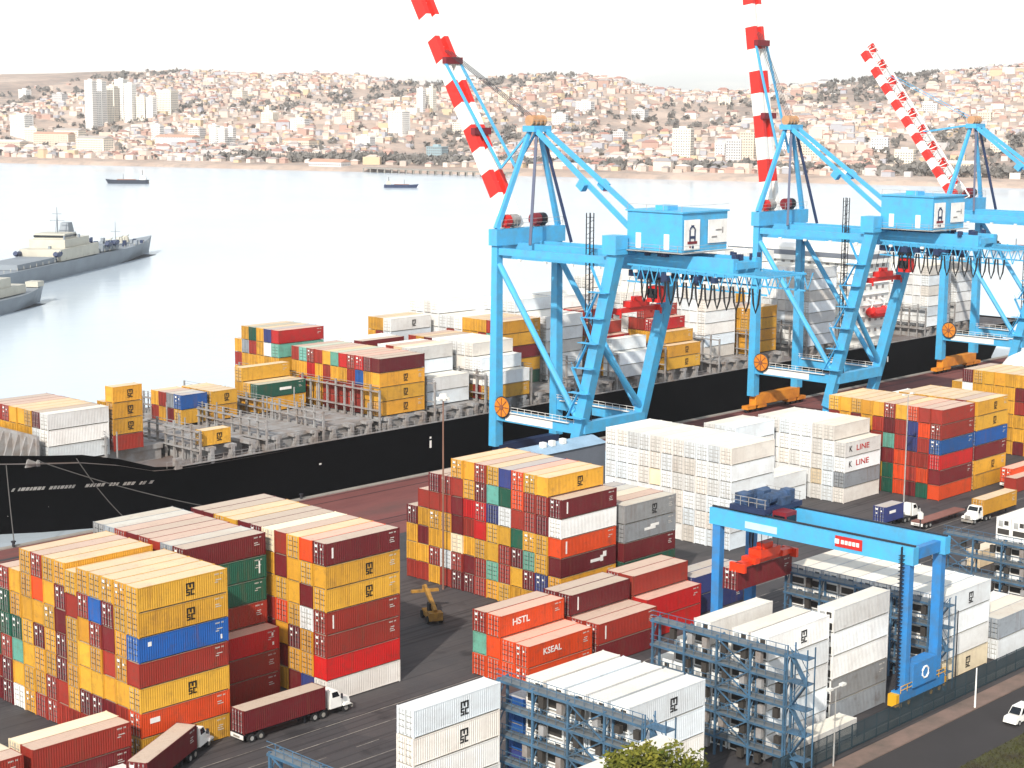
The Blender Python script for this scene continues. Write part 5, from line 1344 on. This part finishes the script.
# ------------------------------------------------------------------ fence, shed, canvas hall
root = empty('boundary_fence', (148, 102.2, 0)); tag(root, 'dark mesh fence between the reefer yard and the road', 'fence')
for i in range(90): mb = MB(); mb.bar((i * 2.6, 0, 0), (i * 2.6, 0, 3.0), .09); mb.build('post', M['fence'], root)
mb = MB()
for z in (.25, 1.5, 2.9): mb.bar((0, 0, z), (231, 0, z), .07)
for i in range(1540): mb.box(i * .15 - .038, i * .15 + .038, -.01, .01, .1, 2.9)
mb.build('mesh_panel', M['fence'], root)
mb = MB(); mb.box(0, 231, .4, .6, 0, .8); mb.build('plinth', M['concrete'], root)

root = empty('storage_shed', (238.5, 215.6, 0)); tag(root, 'grey sheet metal shed behind the mixed stack near crane leg', 'shed')
mb = MB(); mb.box(-9, 9, -3.6, 3.6, 0, 9.2); mb.build('wall', M['shed'], root)
mb = MB(); mb.hexa([(-9.3, -3.9, 9.2), (9.3, -3.9, 9.2), (9.3, 3.9, 9.2), (-9.3, 3.9, 9.2), (-9.3, -.3, 10.2), (9.3, -.3, 10.2), (9.3, .3, 10.2), (-9.3, .3, 10.2)]); rf = mb.build('roof', simple('pale_blue_roof', lin(150, 178, 200), .5), root)
mb = MB()
for x in (-6, -3.5, -.5): mb.box(x - .5, x + .5, -1.6, -.6, 9.9, 10.9)
mb.build('roof_vent', M['white'], rf)
root = empty('canvas_hall', (391, 190, 0)); tag(root, 'large white canvas hall beyond the tall yellow wall', 'hall')
mb = MB(); prof = [(-9, 0), (-9, 11), (-6.5, 14.5), (-2.5, 16.5), (2.5, 16.5), (6.5, 14.5), (9, 11), (9, 0)]
k = 0
for x in (-14, 14): mb.v += [(x, y, z) for y, z in prof]
for i in range(7): mb.f.append((i, i + 1, i + 9, i + 8)); mb.mi.append(0); mb.c.append(None)
mb.f += [tuple(range(8)), tuple(range(15, 7, -1))]; mb.mi += [0, 0]; mb.c += [None, None]
hb = mb.build('canvas', M['tent'], root)
mb = MB(); mb.box(-14.1, -14.02, -3, 3, 0, 7); mb.build('doorway', M['dark_steel'], root)

# ------------------------------------------------------------------ the tree at the lower edge
root = empty('broadleaf_tree', (111.9, 89.7, 4.6)); tag(root, 'yellow green leafy tree top at the lower edge before the reefers', 'tree')
mb = MB(); mb.tube([(0, 0, -4.6), (.2, .1, 5), (0, .3, 9.5)], .5, 8, 0, .16); g = random.Random(2)
for k in range(9):
    t = k * .75; mb.tube([(.1, .1, 5 + k * .45), (1.2 * math.cos(t), 1.2 * math.sin(t), 7.5 + k * .45), (2.6 * math.cos(t), 2.6 * math.sin(t), 9.2 + k * .4)], .16, 5, 0, .05)
mb.build('trunk', M['wood'], root)
mb = MB()
for k in range(70):
    a = g.uniform(0, 6.28); rr = 4.6 * math.sqrt(g.random()); cz = 12.6 - rr * rr * .13 + g.uniform(-2.6, .9); cx, cy_ = rr * math.cos(a), rr * math.sin(a); cr = g.uniform(.6, 1.35)
    for q in range(95):
        d = Vector((g.gauss(0, 1), g.gauss(0, 1), g.gauss(0, 1))).normalized(); p_ = Vector((cx, cy_, cz)) + d * cr * g.uniform(.4, 1.05)
        e = Vector((g.gauss(0, 1), g.gauss(0, 1), g.gauss(0, 1))).normalized(); f_ = e.orthogonal().normalized(); s_ = g.uniform(.1, .22)
        mb.quad([p_ - e * s_ * 1.6, p_ + f_ * s_ * .7, p_ + e * s_ * 1.6, p_ - f_ * s_ * .7])
mb.build('crown', M['leaf'], root)

# ------------------------------------------------------------------ warships and small boats on the bay
def hull_mesh(L, B, D, bow=.3, draft=1.2, sheer=.25):
    """hull with the bow at +X, waterline at z = 0"""
    mb = MB(); N = 18
    for i in range(N + 1):
        f = i / N; x = -L / 2 + L * f; t = max(0, (f - (1 - bow)) / bow); st = .85 if f < .05 else 1
        hb = B / 2 * (1 - t ** 1.8) * st + .02; hw = B / 2 * (1 - t ** 1.1) * .86 * st + .01; z = D * (1 + sheer * t * t + .05 * (1 - f) ** 2)
        xd = x + 0 * t
        mb.v += [(x - t * t * D * .6, -hw * .7, -draft), (x - t * t * D * .35, -hw, 0), (xd + t * D * .35, -hb, z), (xd + t * D * .35, hb, z), (x - t * t * D * .35, hw, 0), (x - t * t * D * .6, hw * .7, -draft)]
    for i in range(N):
        for j in range(5): a = i * 6 + j; mb.f.append((a, a + 6, a + 7, a + 1)); mb.mi.append(1 if j == 2 else 0); mb.c.append(None)
    mb.f.append((5, 4, 3, 2, 1, 0)[::-1]); mb.mi.append(0); mb.c.append(None)
    return mb
def warship(bow, direction, L, B, label, big):
    d = Vector(direction).normalized(); c = Vector(bow) - d * L / 2
    root = empty('warship', (c.x, c.y, SEA_Z), math.atan2(d.y, d.x)); tag(root, label, 'warship', 'grey warships moored in the bay')
    h = hull_mesh(L, B, 6.8 if big else 5.4, .32).build('hull', [M['navy_grey'], M['navy_grey']], root)
    mb = MB(); mb.box(-L * .5, L * .42, -B * .43, B * .43, -.35, .12); mb.build('boot_topping', M['dark_steel'], root)
    if not big:
        mb = MB(); mb.box(-L * .1, L * .3, -4, 4, 5.8, 9); mb.box(L * .02, L * .2, -3.4, 3.4, 9, 12.5); mb.build('superstructure', M['navy_grey_light'], root)
        mb = MB(); mb.tube([(L * .1, 0, 12.5), (L * .1, 0, 22)], .3, 6); mb.build('mast', M['navy_grey'], root)
        mb = MB(); mb.box(L * .42, L * .47, -2.6, 2.6, 6.4, 8.4); mb.build('bow_bulwark', M['navy_grey_light'], root)
        return root
    mb = MB(); mb.box(-L * .19, L * .03, -B * .46, B * .46, 7.3, 12.4); mb.box(-L * .15, -L * .01, -B * .4, B * .4, 12.4, 16.2); mb.box(-L * .135, -L * .07, -B * .34, B * .34, 16.2, 18.6); sp = mb.build('superstructure', M['navy_grey_light'], root)
    mb = MB(); mb.box(-L * .137, -L * .068, -B * .35, B * .35, 17.0, 17.9); mb.build('window', M['glass'], sp)
    mb = MB(); mb.box(L * .07, L * .17, -B * .4, B * .4, 7.4, 10.2); mb.build('deckhouse', M['navy_grey'], root); mb = MB(); mb.box(-L * .4, -L * .2, -B * .4, B * .4, 7.2, 9.4); mb.build('hangar', M['navy_grey'], root)
    mb = MB(); mb.hexa([(-L * .06, -2.6, 16), (-L * .02, -2.6, 16), (-L * .02, 2.6, 16), (-L * .06, 2.6, 16), (-L * .05, -1.8, 22.5), (-L * .028, -1.8, 22.5), (-L * .028, 1.8, 22.5), (-L * .05, 1.8, 22.5)]); mb.build('funnel', M['navy_grey'], root)
    mb = MB(); mb.tube([(-L * .09, 0, 18.6), (-L * .09, 0, 30)], .4, 8, 0, .15)
    for z, w_ in ((24, 3.4), (27, 2.2)): mb.bar((-L * .09, -w_, z), (-L * .09, w_, z), .25)
    mb.bar((-L * .09 - 2.2, 0, 18.6), (-L * .09, 0, 27), .2); mb.build('mast', M['navy_grey'], root)
    gw = random.Random(8)
    for q in range(34):
        x = gw.uniform(-L * .2, L * .36); y = gw.uniform(-B * .4, -B * .1); zz = 16.2 if -L * .15 < x < -L * .01 else (12.4 if -L * .19 < x < L * .03 else (10.2 if L * .07 < x < L * .17 else 7.3)); w_ = gw.uniform(.3, 1.3)
        mb = MB(); mb.box(x - w_, x + w_, y - w_ * .7, y + w_ * .7, zz, zz + gw.uniform(.8, 2.6)); mb.build('deck_fitting', M['navy_steel'] if gw.random() < .35 else M['navy_grey'], root)
    mb = MB(); mb.tube([(L * .26, 0, 8), (L * .26, 0, 19)], .3, 8, 0, .12); mb.bar((L * .26, -2.4, 14), (L * .26, 2.4, 14), .2); mb.build('foremast', M['navy_grey'], root)
    mb = MB()
    for x in (L * .215, L * .285, L * .325): mb.tube([(x, 0, 8), (x, 0, 10.2), (x, 0, 11)], 2.2, 10, 0, 1.4); mb.bar((x, 0, 10.4), (x + 5.5, 0, 11.2), .35)
    mb.build('gun_turret', M['navy_grey_light'], root)
    for x in (L * .1, L * .14, -L * .2):
        for s in (-1, 1):
            mb = MB(); mb.tube([(x - 3, s * B * .44, 11), (x - 2, s * B * .44, 10.4), (x + 2, s * B * .44, 10.4), (x + 3, s * B * .44, 11)], 1.1, 8); bt = mb.build('ship_boat', M['navy_steel'], root)
            mb = MB(); mb.bar((x - 2, s * B * .4, 8), (x - 2, s * B * .44, 12), .3); mb.bar((x + 2, s * B * .4, 8), (x + 2, s * B * .44, 12), .3); mb.build('davit', M['navy_grey'], bt)
    mb = MB()
    for x in range(28): xx = -L * .48 + x * L * .032; mb.bar((xx, -B * .47, 7.4), (xx, -B * .47, 8.7), .12)
    mb.build('rail', M['navy_grey_light'], root)
    return root
warship((519, 760), (.81, .586), 205, 21, 'large grey warship with masts lying left in the bay', True)
warship((355, 594), (.83, .56), 110, 13, 'smaller grey warship in front, only its bow reaching into frame', False)
def boat(x, y, L, rz, label, hullm, cabin):
    root = empty('small_ship', (x, y, SEA_Z), rz); tag(root, label, 'boat', 'small ships anchored on the bay')
    hull_mesh(L, L * .17, L * .09, .28, .6).build('hull', [hullm, hullm], root)
    mb = MB(); mb.box(-L * .44, -L * .3, -L * .06, L * .06, L * .085, L * .16); mb.box(-L * .42, -L * .33, -L * .045, L * .045, L * .16, L * .2); mb.build('wheelhouse', cabin, root)
    mb = MB(); mb.tube([(-L * .36, 0, L * .2), (-L * .36, 0, L * .32)], .25, 5); mb.tube([(L * .1, 0, L * .08), (L * .1, 0, L * .24)], .2, 5); mb.build('mast', M['dark_steel'], root)
    mb = MB(); mb.box(-L * .2, L * .25, -L * .05, L * .05, L * .088, L * .105); mb.build('hatch', M['rust'], root)
boat(968, 1453, 41, math.atan2(-.698, .717) + math.pi, 'dark cargo boat anchored by the far shore on the left', M['boat_dark'], M['white'])
boat(1118, 1219, 32, math.atan2(-.698, .717), 'blue grey small ship before the far jetty', M['navy_steel'], M['navy_grey_light'])
boat(1225, 1052, 16, .4, 'tiny maroon boat seen through the frame of the nearest quay crane', M['maroon'], M['white'])
boat(873, 456, 26, math.atan2(-.5, .85), 'dark small vessel at the right frame edge behind the farthest crane', M['boat_dark'], M['dark_steel'])

# ------------------------------------------------------------------ air
hz = bpy.data.materials.new('harbour_haze'); hz.use_nodes = True; nt = hz.node_tree; nt.nodes.clear()
pv = nt.nodes.new('ShaderNodeVolumePrincipled'); pv.inputs['Color'].default_value = (.96, .97, 1, 1); pv.inputs['Density'].default_value = 0.000065; pv.inputs['Anisotropy'].default_value = 0.2
om = nt.nodes.new('ShaderNodeOutputMaterial'); nt.links.new(pv.outputs[0], om.inputs['Volume'])
mb = MB(); mb.box(-400, 7000, -4200, 7000, -12, 330)
tag(mb.build('haze', hz), kind='stuff')
